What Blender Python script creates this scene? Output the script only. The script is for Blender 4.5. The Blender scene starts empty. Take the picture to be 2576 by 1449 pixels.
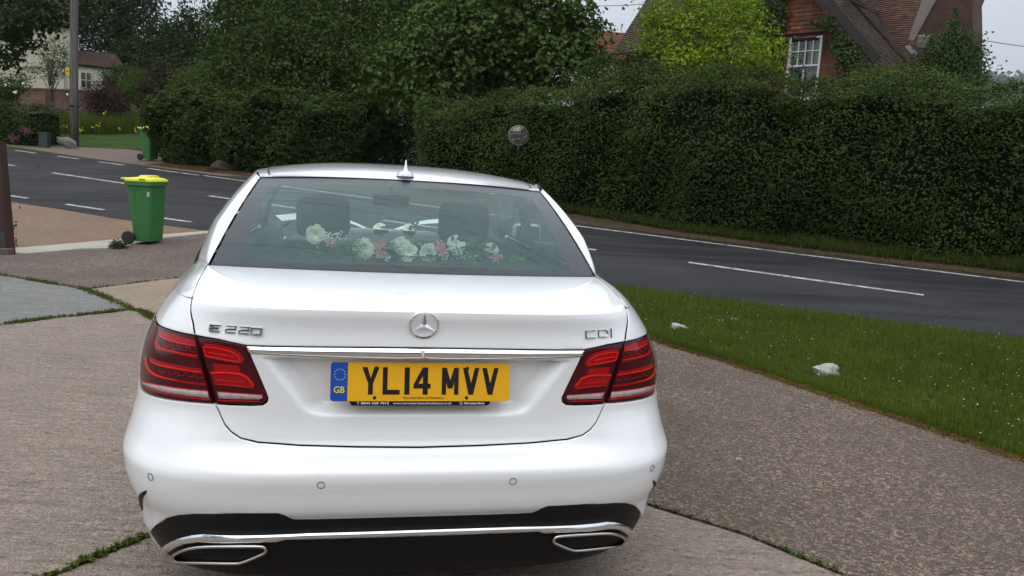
import bpy, bmesh, math, random
import numpy as np
from mathutils import Vector, Matrix, Euler
from mathutils.geometry import delaunay_2d_cdt
random.seed(7)
rng = np.random.default_rng(11)
R = math.radians
S_ = bpy.context.scene
COL = S_.collection

# ------------------------------------------------------------------ camera
FPX, PITCH, ROLL = 2013.6, R(7.93), R(3.137)      # focal length in pixels of a 2576 px wide frame
cam_d = bpy.data.cameras.new("camera")
cam = bpy.data.objects.new("camera", cam_d)
COL.objects.link(cam)
cam_d.sensor_width = 36.0
cam_d.lens = 36.0 * FPX / 2576.0
cam_d.clip_start = 0.05
cam_d.clip_end = 9000
EYE = np.array([0.0, 0.0, 1.4468])
fwd = np.array([0, math.cos(PITCH), -math.sin(PITCH)])
rgt = np.array([1.0, 0, 0]); upv = np.cross(rgt, fwd)
r2 = math.cos(ROLL) * rgt + math.sin(ROLL) * upv
u2 = -math.sin(ROLL) * rgt + math.cos(ROLL) * upv
cam.matrix_world = Matrix(((r2[0], u2[0], -fwd[0], EYE[0]), (r2[1], u2[1], -fwd[1], EYE[1]),
                           (r2[2], u2[2], -fwd[2], EYE[2]), (0, 0, 0, 1)))
S_.camera = cam

# ------------------------------------------------------------------ sky and sun (overcast day)
SUN_EL, SUN_AZ = R(58), R(200)
wd = bpy.data.worlds.new("World"); S_.world = wd; wd.use_nodes = True
nt = wd.node_tree; nt.nodes.clear()
sky = nt.nodes.new("ShaderNodeTexSky"); sky.sky_type = 'NISHITA'; sky.sun_disc = False
sky.sun_elevation = SUN_EL; sky.sun_rotation = SUN_AZ; sky.air_density = 1.0; sky.dust_density = 3.0
hsv = nt.nodes.new("ShaderNodeHueSaturation"); hsv.inputs['Saturation'].default_value = .25
tc = nt.nodes.new("ShaderNodeTexCoord"); sx = nt.nodes.new("ShaderNodeSeparateXYZ")
nz = nt.nodes.new("ShaderNodeTexNoise"); nz.inputs['Scale'].default_value = 2.2; nz.inputs['Detail'].default_value = 6
mp = nt.nodes.new("ShaderNodeMapping"); mp.inputs['Scale'].default_value = (1, 1, 2.6)
rmp = nt.nodes.new("ShaderNodeValToRGB")
rmp.color_ramp.elements[0].position = 0.0; rmp.color_ramp.elements[0].color = (.44, .50, .57, 1)
rmp.color_ramp.elements[1].position = 0.85; rmp.color_ramp.elements[1].color = (1.38, 1.44, 1.52, 1)
cl = nt.nodes.new("ShaderNodeMapRange"); cl.inputs['From Min'].default_value = .3; cl.inputs['From Max'].default_value = .7
cl.inputs['To Min'].default_value = 8.6; cl.inputs['To Max'].default_value = 11.2
mul = nt.nodes.new("ShaderNodeVectorMath"); mul.operation = 'SCALE'
mix = nt.nodes.new("ShaderNodeMix"); mix.data_type = 'RGBA'; mix.inputs['Factor'].default_value = .82
bg = nt.nodes.new("ShaderNodeBackground"); bg.inputs['Strength'].default_value = .1
out = nt.nodes.new("ShaderNodeOutputWorld")
lk = nt.links.new
lk(tc.outputs['Generated'], sx.inputs[0]); lk(sx.outputs['Z'], rmp.inputs['Fac'])
lk(tc.outputs['Generated'], mp.inputs['Vector']); lk(mp.outputs[0], nz.inputs['Vector'])
lk(nz.outputs['Fac'], cl.inputs['Value']); lk(rmp.outputs['Color'], mul.inputs[0]); lk(cl.outputs[0], mul.inputs['Scale'])
lk(sky.outputs['Color'], hsv.inputs['Color']); lk(hsv.outputs[0], mix.inputs['A']); lk(mul.outputs[0], mix.inputs['B'])
lk(mix.outputs['Result'], bg.inputs['Color']); lk(bg.outputs[0], out.inputs[0])
sun_d = bpy.data.lights.new("sun", 'SUN'); sun_d.energy = .7; sun_d.angle = R(70); sun_d.color = (1, .97, .92)
sun = bpy.data.objects.new("sun", sun_d); COL.objects.link(sun)
sun.rotation_euler = (R(90) - SUN_EL, 0, math.pi - SUN_AZ)
S_.view_settings.view_transform = 'Standard'; S_.view_settings.look = 'None'
S_.view_settings.exposure = 0.46; S_.view_settings.gamma = 1.0
S_.cycles.max_bounces = 10; S_.cycles.transparent_max_bounces = 24; S_.cycles.use_denoising = True

# ------------------------------------------------------------------ helpers
class MB:
    """Collects pieces and links them as ONE mesh object."""
    def __init__(s): s.v = []; s.f = []; s.mi = []; s.n = []; s.k = 0; s.cust = False
    def add(s, v, f, mi=0, n=None):
        v = np.asarray(v, float).reshape(-1, 3)
        s.v.append(v)
        if isinstance(f, np.ndarray) and f.ndim == 2: f = f.tolist()
        k = s.k
        s.f += [[i + k for i in q] for q in f]; s.mi += [mi] * len(f); s.k += len(v)
        if n is None: s.n.append(np.full(v.shape, np.nan))
        else: s.n.append(np.asarray(n, float)); s.cust = True
        return s
    def box(s, c, d, rz=0, mi=0, bev=0, rx=0, ry=0):
        bm = bmesh.new(); bmesh.ops.create_cube(bm, size=1)
        for q in bm.verts: q.co = Vector((q.co.x * d[0], q.co.y * d[1], q.co.z * d[2]))
        if bev: bmesh.ops.bevel(bm, geom=list(bm.edges), offset=bev, segments=2, profile=.5, affect='EDGES')
        return s.bm(bm, Matrix.Translation(c) @ Euler((rx, ry, rz)).to_matrix().to_4x4(), mi)
    def bm(s, bm, M=Matrix(), mi=0):
        bm.verts.ensure_lookup_table(); bm.verts.index_update()
        v = [M @ q.co for q in bm.verts]; f = [[q.index for q in p.verts] for p in bm.faces]; bm.free()
        return s.add([tuple(q) for q in v], f, mi)
    def tube(s, pts, r, seg=8, mi=0, closed=False, cap=True):
        pts = [Vector(p) for p in pts]; n = len(pts)
        rr = r if hasattr(r, '__len__') else [r] * n
        V = []; F = []; prev = None
        for i, p in enumerate(pts):
            if closed: t = pts[(i + 1) % n] - pts[i - 1]
            else: t = pts[min(i + 1, n - 1)] - pts[max(i - 1, 0)]
            t.normalize()
            if prev is None:
                a = t.orthogonal().normalized()
            else:
                a = prev - t * prev.dot(t)
                if a.length < 1e-6: a = t.orthogonal()
                a.normalize()
            prev = a; b = t.cross(a)
            for k in range(seg):
                an = 2 * math.pi * k / seg
                V.append(p + (a * math.cos(an) + b * math.sin(an)) * rr[i])
        m = n if closed else n - 1
        for i in range(m):
            for k in range(seg):
                j = (i + 1) % n
                F.append([i * seg + k, i * seg + (k + 1) % seg, j * seg + (k + 1) % seg, j * seg + k])
        if cap and not closed:
            F.append(list(range(seg))[::-1]); F.append([(n - 1) * seg + k for k in range(seg)])
        return s.add([tuple(q) for q in V], F, mi)
    def lathe(s, prof, c=(0, 0, 0), ax='z', seg=24, mi=0):
        V = []; F = []; n = len(prof)
        for k in range(seg):
            a = 2 * math.pi * k / seg
            for (r, h) in prof:
                p = (r * math.cos(a), r * math.sin(a), h)
                if ax == 'x': p = (p[2], p[0], p[1])
                if ax == 'y': p = (p[0], p[2], p[1])
                V.append((p[0] + c[0], p[1] + c[1], p[2] + c[2]))
        for k in range(seg):
            j = (k + 1) % seg
            for i in range(n - 1): F.append([k * n + i, j * n + i, j * n + i + 1, k * n + i + 1])
        return s.add(V, F, mi)
    def prism(s, poly, depth, O, U, Vv, mi=0):
        """2-D polygon extruded: O + u*U + v*V, thickness along U x V."""
        O, U, Vv = Vector(O), Vector(U).normalized(), Vector(Vv).normalized(); Nn = U.cross(Vv)
        n = len(poly)
        a = [O + U * p[0] + Vv * p[1] for p in poly]; b = [q + Nn * depth for q in a]
        F = [list(range(n))[::-1], list(range(n, 2 * n))]
        F += [[i, (i + 1) % n, n + (i + 1) % n, n + i] for i in range(n)]
        return s.add([tuple(q) for q in a + b], F, mi)
    def build(s, name, mats, parent=None, smooth=False, ang=None):
        me = bpy.data.meshes.new(name)
        V = np.concatenate(s.v); me.from_pydata(V.tolist(), [], s.f)
        if not isinstance(mats, (list, tuple)): mats = [mats]
        for m in mats: me.materials.append(m)
        if len(mats) > 1: me.polygons.foreach_set('material_index', s.mi)
        if smooth or s.cust or ang is not None:
            me.polygons.foreach_set('use_smooth', [True] * len(s.f))
        if s.cust:
            N = np.concatenate(s.n); bad = np.isnan(N[:, 0])
            if bad.any():
                vn = np.zeros(len(V) * 3); me.vertices.foreach_get('normal', vn); N[bad] = vn.reshape(-1, 3)[bad]
            me.normals_split_custom_set_from_vertices(N.tolist())
        elif ang is not None:
            me.set_sharp_from_angle(angle=R(ang))
        o = bpy.data.objects.new(name, me); COL.objects.link(o)
        if parent is not None: o.parent = parent
        return o

def fast_mesh(name, V, F, mats, mi=None, parent=None, smooth=False):
    """numpy arrays -> mesh object; F is (n,3) or (n,4)."""
    me = bpy.data.meshes.new(name)
    n, k = F.shape
    me.vertices.add(len(V)); me.vertices.foreach_set('co', np.asarray(V, np.float32).ravel())
    me.loops.add(n * k); me.loops.foreach_set('vertex_index', F.astype(np.int32).ravel())
    me.polygons.add(n); me.polygons.foreach_set('loop_start', np.arange(0, n * k, k, dtype=np.int32))
    for m in mats: me.materials.append(m)
    if mi is not None: me.polygons.foreach_set('material_index', np.asarray(mi, np.int32))
    me.polygons.foreach_set('use_smooth', [smooth] * n)
    me.update(calc_edges=True); me.validate()
    o = bpy.data.objects.new(name, me); COL.objects.link(o)
    if parent is not None: o.parent = parent
    return o

def tag(o, label=None, cat=None, group=None, kind=None):
    if label: o['label'] = label
    if cat: o['category'] = cat
    if group: o['group'] = group
    if kind: o['kind'] = kind
    return o
def empty(name, loc=(0, 0, 0), rz=0, **k):
    o = bpy.data.objects.new(name, None); COL.objects.link(o); o.location = loc; o.rotation_euler = (0, 0, rz)
    o.empty_display_size = .2
    return tag(o, **k)
def copy_tree(o, parent=None):
    c = o.copy(); COL.objects.link(c)
    if parent is not None: c.parent = parent
    for ch in list(o.children): copy_tree(ch, c)
    return c

# terrain: the drive is level, the road beyond rises away
def terr(x, y):
    P = -1.1 + .005 * x + .1 * y
    P = 4.6 - .5 * ((4.6 - P) + np.sqrt((4.6 - P) ** 2 + .2))
    return .5 * (P + np.sqrt(P * P + .01))
def rayd(px, py):
    return fwd + r2 * (px - 1288.0) / FPX - u2 * (py - 724.5) / FPX
def at(px, py, Y):
    d = rayd(px, py); return EYE + d * (Y / d[1])
_ts = np.linspace(1, 90, 9000)
def gnd(px, py, lift=0.0):
    d = rayd(px, py); p = EYE + _ts[:, None] * d
    k = int(np.argmax(p[:, 2] < terr(p[:, 0], p[:, 1])))
    q = p[k]; return np.array([q[0], q[1], terr(q[0], q[1]) + lift])

# ------------------------------------------------------------------ materials
class NT:
    def __init__(s, name):
        s.m = bpy.data.materials.new(name); s.m.use_nodes = True; s.t = s.m.node_tree; s.t.nodes.clear()
        s.out = s.t.nodes.new("ShaderNodeOutputMaterial")
    def n(s, typ, ins=None, **props):
        nd = s.t.nodes.new("ShaderNode" + typ)
        for k, v in props.items(): setattr(nd, k, v)
        for k, v in (ins or {}).items(): s.set(nd.inputs[k], v)
        return nd
    def set(s, sock, v):
        if isinstance(v, bpy.types.NodeSocket): s.t.links.new(v, sock)
        elif hasattr(v, 'outputs'): s.t.links.new(v.outputs[0], sock)
        else:
            if hasattr(v, '__len__') and len(v) == 3 and sock.type == 'RGBA': v = (*v, 1)
            sock.default_value = v
    def ramp(s, fac, stops, interp='LINEAR'):
        nd = s.n("ValToRGB"); s.set(nd.inputs['Fac'], fac); cr = nd.color_ramp; cr.interpolation = interp
        while len(cr.elements) < len(stops): cr.elements.new(.5)
        for e, (p, c) in zip(cr.elements, stops):
            e.position = p; e.color = (c, c, c, 1) if not hasattr(c, '__len__') else (*c, 1)
        return nd.outputs[0]
    def noise(s, scale, detail=4, vec=None, rough=.55, dist=0):
        nd = s.n("TexNoise", {'Scale': scale, 'Detail': detail, 'Roughness': rough, 'Distortion': dist})
        if vec is not None: s.set(nd.inputs['Vector'], vec)
        return nd.outputs['Fac']
    def obj(s): return s.n("TexCoord").outputs['Object']
    def mapd(s, scale, vec=None, rot=(0, 0, 0)):
        return s.n("Mapping", {'Vector': vec if vec is not None else s.obj(), 'Scale': scale, 'Rotation': rot}).outputs[0]
    def mix(s, fac, a, b, mode='MIX'):
        nd = s.n("Mix", data_type='RGBA', blend_type=mode)
        s.set(nd.inputs['Factor'], fac); s.set(nd.inputs['A'], a); s.set(nd.inputs['B'], b)
        return nd.outputs['Result']
    def math(s, op, a, b=0.0):
        nd = s.n("Math", operation=op); s.set(nd.inputs[0], a); s.set(nd.inputs[1], b); return nd.outputs[0]
    def bump(s, h, strength=.3, dist=.01):
        return s.n("Bump", {'Height': h, 'Strength': strength, 'Distance': dist}).outputs[0]
    def bsdf(s, **k):
        b = s.n("BsdfPrincipled", {kk.replace('_', ' '): v for kk, v in k.items()})
        s.t.links.new(b.outputs[0], s.out.inputs[0]); return s.m

def plain(name, col, rough=.5, metal=0.0, coat=0.0, var=.12, scale=30, bump=0.0, spec=.5):
    t = NT(name); v = t.noise(scale, 5, t.obj())
    c = t.mix(v, tuple(x * (1 - var) for x in col), tuple(min(1, x * (1 + var)) for x in col))
    kw = dict(Base_Color=c, Roughness=rough, Metallic=metal, Coat_Weight=coat, Coat_Roughness=.03)
    kw['Specular_IOR_Level'] = spec
    if bump: kw['Normal'] = t.bump(v, bump, .005)
    return t.bsdf(**kw)
def foliage(name, c1, c2, trans=.3, gloss=.05):
    gloss *= .35; c1, c2 = [(c[0] * 1.08, c[1] * 1.04, c[2] * .6) for c in (c1, c2)]
    t = NT(name); g = t.n("NewGeometry")
    c = t.ramp(g.outputs['Random Per Island'], [(0, c1), (.55, tuple((a + b) / 2 * .9 for a, b in zip(c1, c2))), (1, c2)])
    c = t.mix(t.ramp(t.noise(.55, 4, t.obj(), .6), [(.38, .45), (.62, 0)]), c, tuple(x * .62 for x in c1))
    d = t.n("BsdfDiffuse", {'Color': c}); tr = t.n("BsdfTranslucent", {'Color': c})
    gl = t.n("BsdfGlossy", {'Color': (.9, .95, .9), 'Roughness': .42})
    m1 = t.n("MixShader", {0: trans, 1: d, 2: tr}); m2 = t.n("MixShader", {0: gloss, 1: m1, 2: gl})
    t.t.links.new(m2.outputs[0], t.out.inputs[0]); return t.m
def glass(name, tint, ior=1.6, rough=.0):
    t = NT(name)
    fr = t.n("Fresnel", {'IOR': ior}); tr = t.n("BsdfTransparent", {'Color': tint}); gl = t.n("BsdfGlossy", {'Color': (1, 1, 1), 'Roughness': rough})
    bf = t.n("NewGeometry").outputs['Backfacing']                      # the inside face must not mirror totally
    fac = t.math('ADD', t.math('MULTIPLY', fr, t.math('SUBTRACT', 1.0, bf)), t.math('MULTIPLY', bf, .06))
    m = t.n("MixShader", {0: fac, 1: tr, 2: gl}); t.t.links.new(m.outputs[0], t.out.inputs[0]); return t.m
def rgb(h):
    h = h.lstrip('#'); v = [int(h[i:i + 2], 16) / 255 for i in (0, 2, 4)]
    return tuple(x / 12.92 if x <= .04045 else ((x + .055) / 1.055) ** 2.4 for x in v)
# ------------------------------------------------------------------ ground, road, drive
def inset(poly, d):
    n = len(poly); P = [Vector(p) for p in poly]
    area = sum(P[i].x * P[(i + 1) % n].y - P[(i + 1) % n].x * P[i].y for i in range(n))
    sg = 1 if area > 0 else -1; out = []
    for i in range(n):
        e1 = (P[i] - P[i - 1]).normalized(); e2 = (P[(i + 1) % n] - P[i]).normalized()
        n1 = Vector((-e1.y, e1.x)) * sg; n2 = Vector((-e2.y, e2.x)) * sg
        b = n1 + n2
        b = b / max(.35, b.length_squared / 2) if b.length > 1e-6 else n1
        out.append(P[i] + b * d)
    return out
def dens(poly, step):
    out = []; n = len(poly)
    for i in range(n):
        a, b = Vector(poly[i]), Vector(poly[(i + 1) % n]); k = max(1, int(math.ceil((b - a).length / step - 1e-6)))
        out += [a.lerp(b, j / k) for j in range(k)]
    return out
def inside(X, Y, poly):
    c = np.zeros(np.shape(X), bool); n = len(poly)
    for i in range(n):
        x1, y1 = poly[i]; x2, y2 = poly[(i + 1) % n]
        if y1 == y2: continue
        c ^= ((y1 > Y) != (y2 > Y)) & (X < (x2 - x1) * (Y - y1) / (y2 - y1) + x1)
    return c
def edge_dist(X, Y, poly):
    d = np.full(np.shape(X), 1e9); n = len(poly)
    for i in range(n):
        x1, y1 = poly[i]; x2, y2 = poly[(i + 1) % n]
        l2 = (x2 - x1) ** 2 + (y2 - y1) ** 2 + 1e-18
        t = np.clip(((X - x1) * (x2 - x1) + (Y - y1) * (y2 - y1)) / l2, 0, 1)
        d = np.minimum(d, np.hypot(X - x1 - t * (x2 - x1), Y - y1 - t * (y2 - y1)))
    return d
def cdt(poly, step, extra=()):
    """triangulates a 2-D polygon with interior points on a grid; the boundary points come first."""
    B = [tuple(p) for p in dens(poly, step)]; nb = len(B)
    a = np.array(B); lo, hi = a.min(0), a.max(0)
    X, Y = np.meshgrid(np.arange(lo[0] + step * .5, hi[0], step), np.arange(lo[1] + step * .5, hi[1], step))
    X, Y = X.ravel(), Y.ravel()
    k = inside(X, Y, B); X, Y = X[k], Y[k]
    if len(X):
        k = edge_dist(X, Y, B) > step * .45; X, Y = X[k], Y[k]
    pts = [Vector(p) for p in B] + [Vector(p) for p in extra] + [Vector(p) for p in zip(X.tolist(), Y.tolist())]
    v, e, f, *_ = delaunay_2d_cdt(pts, [(i, (i + 1) % nb) for i in range(nb)], [list(range(nb))], 1, 1e-7)
    return np.array([(p.x, p.y) for p in v]), [list(q) for q in f], nb
def sheet(name, poly, lift, mat, step=.5, edge=0.0):
    v, f, nb = cdt(poly, step)
    z = terr(v[:, 0], v[:, 1]) + lift
    m = MB(); m.add(np.c_[v, z], f)
    if edge:
        b = np.array([tuple(p) for p in dens(poly, step)]); zb = terr(b[:, 0], b[:, 1]) + lift; n = len(b)
        m.add(np.r_[np.c_[b, zb], np.c_[b, zb - edge]], [[i, (i + 1) % n, n + (i + 1) % n, n + i] for i in range(n)])
    o = m.build(name, mat, smooth=not edge)
    o['kind'] = 'structure'
    return o
def strip(name, left, right, lift, mat):
    L, Rr = np.array([tuple(q) for q in left], float), np.array([tuple(q) for q in right], float)
    n = len(L); wide = np.hypot(*(L - Rr).T).max(); k = max(1, int(wide / .5)); m = MB()
    t = np.arange(0, n - 1 + 1e-9, 1.0); sg = np.hypot(*np.diff(L, axis=0).T)
    t = np.unique(np.concatenate([np.linspace(i, i + 1, max(2, int(s / .5) + 2)) for i, s in enumerate(sg)]))
    g = lambda A: np.stack([np.interp(t, np.arange(n), A[:, j]) for j in (0, 1)], -1)
    gl_, gr_ = g(L), g(Rr); u = np.linspace(0, 1, k + 1)[None, :, None]; P = gl_[:, None] * (1 - u) + gr_[:, None] * u
    Z = terr(P[..., 0], P[..., 1]) + lift; a, b = Z.shape; i = np.arange(a * b).reshape(a, b)
    m.add(np.concatenate([P, Z[..., None]], -1).reshape(-1, 3), np.stack([i[:-1, :-1], i[:-1, 1:], i[1:, 1:], i[1:, :-1]], -1).reshape(-1, 4))
    o = m.build(name, mat, smooth=True); o['kind'] = 'structure'; return o

def mat_aggregate(name, base, dark, light, stria=0.0, rot=0.0, stain=.5, peb=.6):
    """exposed aggregate: pebbles of several tones, pits, brushed grooves and broad stains."""
    t = NT(name); oc = t.obj()
    big = t.noise(.8, 6, oc, .6); mid = t.noise(6, 6, oc, .7); fine = t.noise(95, 3, oc, .75)
    v1 = t.n("TexVoronoi", {'Vector': oc, 'Scale': 105.0}); v2 = t.n("TexVoronoi", {'Vector': oc, 'Scale': 58.0})
    tone = lambda v: t.ramp(t.n("SeparateColor", {0: v.outputs['Color']}).outputs[0], [(0, dark), (.28, tuple(x * .8 for x in base)), (.55, base), (.8, light), (1, tuple(min(1, x * 1.35) for x in light))])
    st = t.mix(t.ramp(t.n("SeparateColor", {0: v2.outputs['Color']}).outputs[1], [(.62, 0), (.66, 1)]), tone(v1), tone(v2))
    st = t.mix(t.ramp(v1.outputs['Distance'], [(.35, 0), (.75, .75)]), st, dark)
    c = t.mix(peb, base, st)
    c = t.mix(t.ramp(big, [(.36, stain), (.62, 0)]), c, tuple(x * .55 for x in base))
    c = t.mix(t.ramp(mid, [(.36, .35), (.52, 0)]), c, tuple(x * .6 for x in base))
    pit = t.noise(1.0, 4, t.mapd((26, 60, 1), rot=(0, 0, rot)), .7)
    c = t.mix(t.ramp(pit, [(.33, .95), (.44, 0)]), c, tuple(x * .5 for x in dark))
    h = t.math('ADD', t.math('MULTIPLY', fine, .5), t.math('ADD', t.math('MULTIPLY', pit, 1.2), t.math('MULTIPLY', v1.outputs['Distance'], -.8)))
    if stria:
        sn = t.noise(1.0, 5, t.mapd((2.2, 26, 1), rot=(0, 0, rot)), .75, 1.4)
        g = t.math('MULTIPLY', t.ramp(sn, [(.38, 1), (.5, 0)]), t.ramp(mid, [(.40, .35), (.62, 1)]))
        c = t.mix(t.math('MULTIPLY', g, stria), c, tuple(x * .45 for x in dark))
        h = t.math('ADD', h, t.math('MULTIPLY', sn, 1.6))
    return t.bsdf(Base_Color=c, Roughness=.9, Normal=t.bump(h, .6, .012), Specular_IOR_Level=.2)

M_soil = mat_aggregate("soil_gravel", rgb('86705f'), rgb('5c4a3d'), rgb('a8917d'), 0, 0, .3, .55)
M_tan = mat_aggregate("tan_concrete", rgb('988b80'), rgb('685b51'), rgb('b3a597'), .55, R(-24), .4, .5)
M_tan2 = mat_aggregate("pale_tan_concrete", rgb('9c8b7a'), rgb('75675a'), rgb('b0a08f'), .3, R(-30), .25, .45)
M_grey = mat_aggregate("grey_concrete", rgb('878683'), rgb('5e5f62'), rgb('a09f9a'), .8, R(-14), .3, .4)
M_dark = mat_aggregate("dark_aggregate", rgb('736660'), rgb('3f3732'), rgb('a8988c'), .35, R(-20), .5, .7)
M_dark2 = mat_aggregate("brown_aggregate", rgb('6b5e54'), rgb('40362f'), rgb('a09082'), 0, 0, .5, .7)
M_pale = mat_aggregate("pale_strip", rgb('b9b3a8'), rgb('96908a'), rgb('c8c2b8'), .2, R(30), .3, .35)

def mat_asphalt():
    t = NT("asphalt"); oc = t.obj()
    vor = t.n("TexVoronoi", {'Vector': oc, 'Scale': 110.0})
    c = t.ramp(vor.outputs['Color'], [(0, .016), (.5, .029), (.85, .042), (1, .12)])
    al = t.mapd((.16, 2.2, 1), rot=(0, 0, R(31.8)))       # wear runs along the road
    w = t.noise(1.0, 6, al, .6, .3)
    c = t.mix(t.ramp(w, [(.40, .85), (.50, 0)]), c, (.012, .0125, .0145))
    c = t.mix(t.ramp(t.noise(.45, 6, oc), [(.48, 0), (.70, .55)]), c, (.065, .061, .058))
    c = t.mix(.25, c, (.032, .033, .039))
    cr = t.n("TexVoronoi", {'Vector': t.n("VectorMath", {0: oc, 1: t.n("TexNoise", {'Scale': 1.2, 'Detail': 4.0}).outputs['Color']}, operation='ADD').outputs[0], 'Scale': .55}, feature='DISTANCE_TO_EDGE')
    c = t.mix(t.math('MULTIPLY', t.ramp(cr.outputs['Distance'], [(0, .7), (.006, 0)]), t.ramp(t.noise(.3, 3, oc), [(.48, 0), (.56, 1)])), c, (.008, .008, .009))
    return t.bsdf(Base_Color=c, Roughness=.8, Normal=t.bump(vor.outputs['Distance'], .5, .006), Specular_IOR_Level=.12)
M_road = mat_asphalt()
def mat_paint():
    t = NT("road_paint"); oc = t.obj()
    c = t.mix(t.ramp(t.noise(9, 6, oc, .7), [(.38, 1), (.56, 0)]), (.42, .415, .40), (.12, .115, .112))
    return t.bsdf(Base_Color=c, Roughness=.75)
M_paint = mat_paint()
def mat_grass(name, a, b, c3):
    t = NT(name); oc = t.obj()
    c = t.ramp(t.noise(1.3, 7, oc, .65), [(.35, a), (.5, b), (.68, c3)])
    c = t.mix(t.ramp(t.noise(60, 3, oc), [(.4, .6), (.6, 0)]), c, tuple(x * .4 for x in a))
    return t.bsdf(Base_Color=c, Roughness=.95, Normal=t.bump(t.noise(80, 3, oc), .8, .03), Specular_IOR_Level=.1)
M_turf = mat_grass("turf", (.034, .058, .008), (.058, .094, .012), (.085, .112, .022))
M_lawn = mat_grass("lawn_turf", (.04, .075, .014), (.055, .10, .018), (.075, .115, .025))
def mat_apron():
    t = NT("brick_paving"); mp_ = t.mapd((4.2, 4.2, 4.2), rot=(0, 0, R(22)))
    b = t.n("TexBrick", {'Vector': mp_, 'Color1': rgb('7a655b'), 'Color2': rgb('68564d'), 'Mortar': rgb('4a3f39'), 'Scale': 1.0, 'Mortar Size': .03})
    c = t.mix(t.ramp(t.noise(1.1, 6, t.obj()), [(.4, .5), (.62, 0)]), b.outputs[0], rgb('5f5249'))
    return t.bsdf(Base_Color=c, Roughness=.9, Normal=t.bump(t.noise(40, 4, t.obj()), .4, .01))
M_apron = mat_apron()

def terrain_mesh():
    xs = np.r_[np.linspace(-900, -70, 12), np.linspace(-60, -14, 24), np.linspace(-13, 13, 66), np.linspace(14, 60, 24), np.linspace(70, 900, 12)]
    ys = np.r_[np.linspace(-500, -20, 10), np.linspace(-15, 0, 10), np.linspace(.5, 30, 90), np.linspace(31, 70, 40), np.linspace(80, 1500, 16)]
    X, Y = np.meshgrid(xs, ys); Z = terr(X, Y)
    n, m = X.shape; i = np.arange(n * m).reshape(n, m)
    F = np.stack([i[:-1, :-1], i[:-1, 1:], i[1:, 1:], i[1:, :-1]], -1).reshape(-1, 4)
    o = fast_mesh("ground", np.stack([X, Y, Z], -1).reshape(-1, 3), F, [M_turf], smooth=True); o['kind'] = 'structure'
terrain_mesh()

# road between its two edges, with white markings
far = [(-46, 43.5), (-30, 33.9), (-16.03, 26.0), (-10.27, 22.75), (-7.01, 20.9), (1.07, 16.35), (5.04, 14.3), (8.21, 12.75), (14, 9.8), (40, -3.5)]
near = [(-40, 31.2), (-24, 23.2), (-10.18, 16.1), (-8.46, 15.35), (-7.04, 14.62), (-1.0, 12.3), (2.6, 10.3), (5.47, 8.55), (11, 5.2), (32, -7)]
far_o = [(x + .10, y + .2) for x, y in far]
near_o = [(x - .12, y - .24) for x, y in near]
strip("road", near_o, far_o, .006, M_road)
def along(poly, n_off, a, b, w, lift, name="road_marking"):
    """painted strip on the polyline between x=a and x=b, shifted sideways by n_off."""
    P = [Vector(p) for p in poly]; L = []; Rr = []
    xs = np.linspace(a, b, max(2, int(abs(b - a) / .8) + 2))
    px = [p.x for p in P]; py = [p.y for p in P]
    for x in xs:
        y = np.interp(x, px, py); y2 = np.interp(x + .4, px, py) ; t = Vector((.4, y2 - y)).normalized(); n = Vector((-t.y, t.x))
        c = Vector((x, y)) + n * n_off; L.append(c - n * w / 2); Rr.append(c + n * w / 2)
    strip(name, L, Rr, lift, M_paint)
along(far, -.05, -8.4, 39, .10, .010, "road_edge_line")
for a, b in ((-16.1, -15.1), (-14.1, -13.15), (-12.3, -11.3), (-10.35, -9.2), (-19.5, -18.2)): along(far, -.12, a, b, .11, .010)
along(far, -.12, -9.1, -8.5, .1, .0105)
cen = [(-40, 37), (-13.85, 21.9), (-11.89, 20.6), (-9.13, 19.1), (-6.78, 17.85), (-6.14, 17.5), (1.38, 13.67), (2.84, 12.97), (5.85, 11.35), (30, -1.5)]
for a, b in ((-15.8, -13.55), (-11.9, -8.75), (-6.85, -4.2), (-2.6, 1.4), (2.84, 5.87), (7.3, 10.4), (-21, -18)): along(cen, 0, a, b, .11, .010)
nd = [(-14, 18.2), (-10.67, 16.6), (-8.35, 15.5), (-5.9, 14.45), (-3, 13.1)]
for a, b in ((-10.9, -9.9), (-8.85, -7.87), (-6.75, -5.85), (-4.9, -4.0)): along(nd, 0, a, b, .1, .010)

sheet("gravel_verge", [(-30, 8), (-30, 25.9), (-24, 23.0), (-10.2, 15.95), (-8.46, 15.2), (-7.04, 14.5), (-1.0, 12.2), (1.2, 11.0), (.4, 9.4), (-2, 9), (-4, 8.2), (-7, 9.2), (-10, 9.5), (-16, 6.5)], .003, M_soil, .8)
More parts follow.
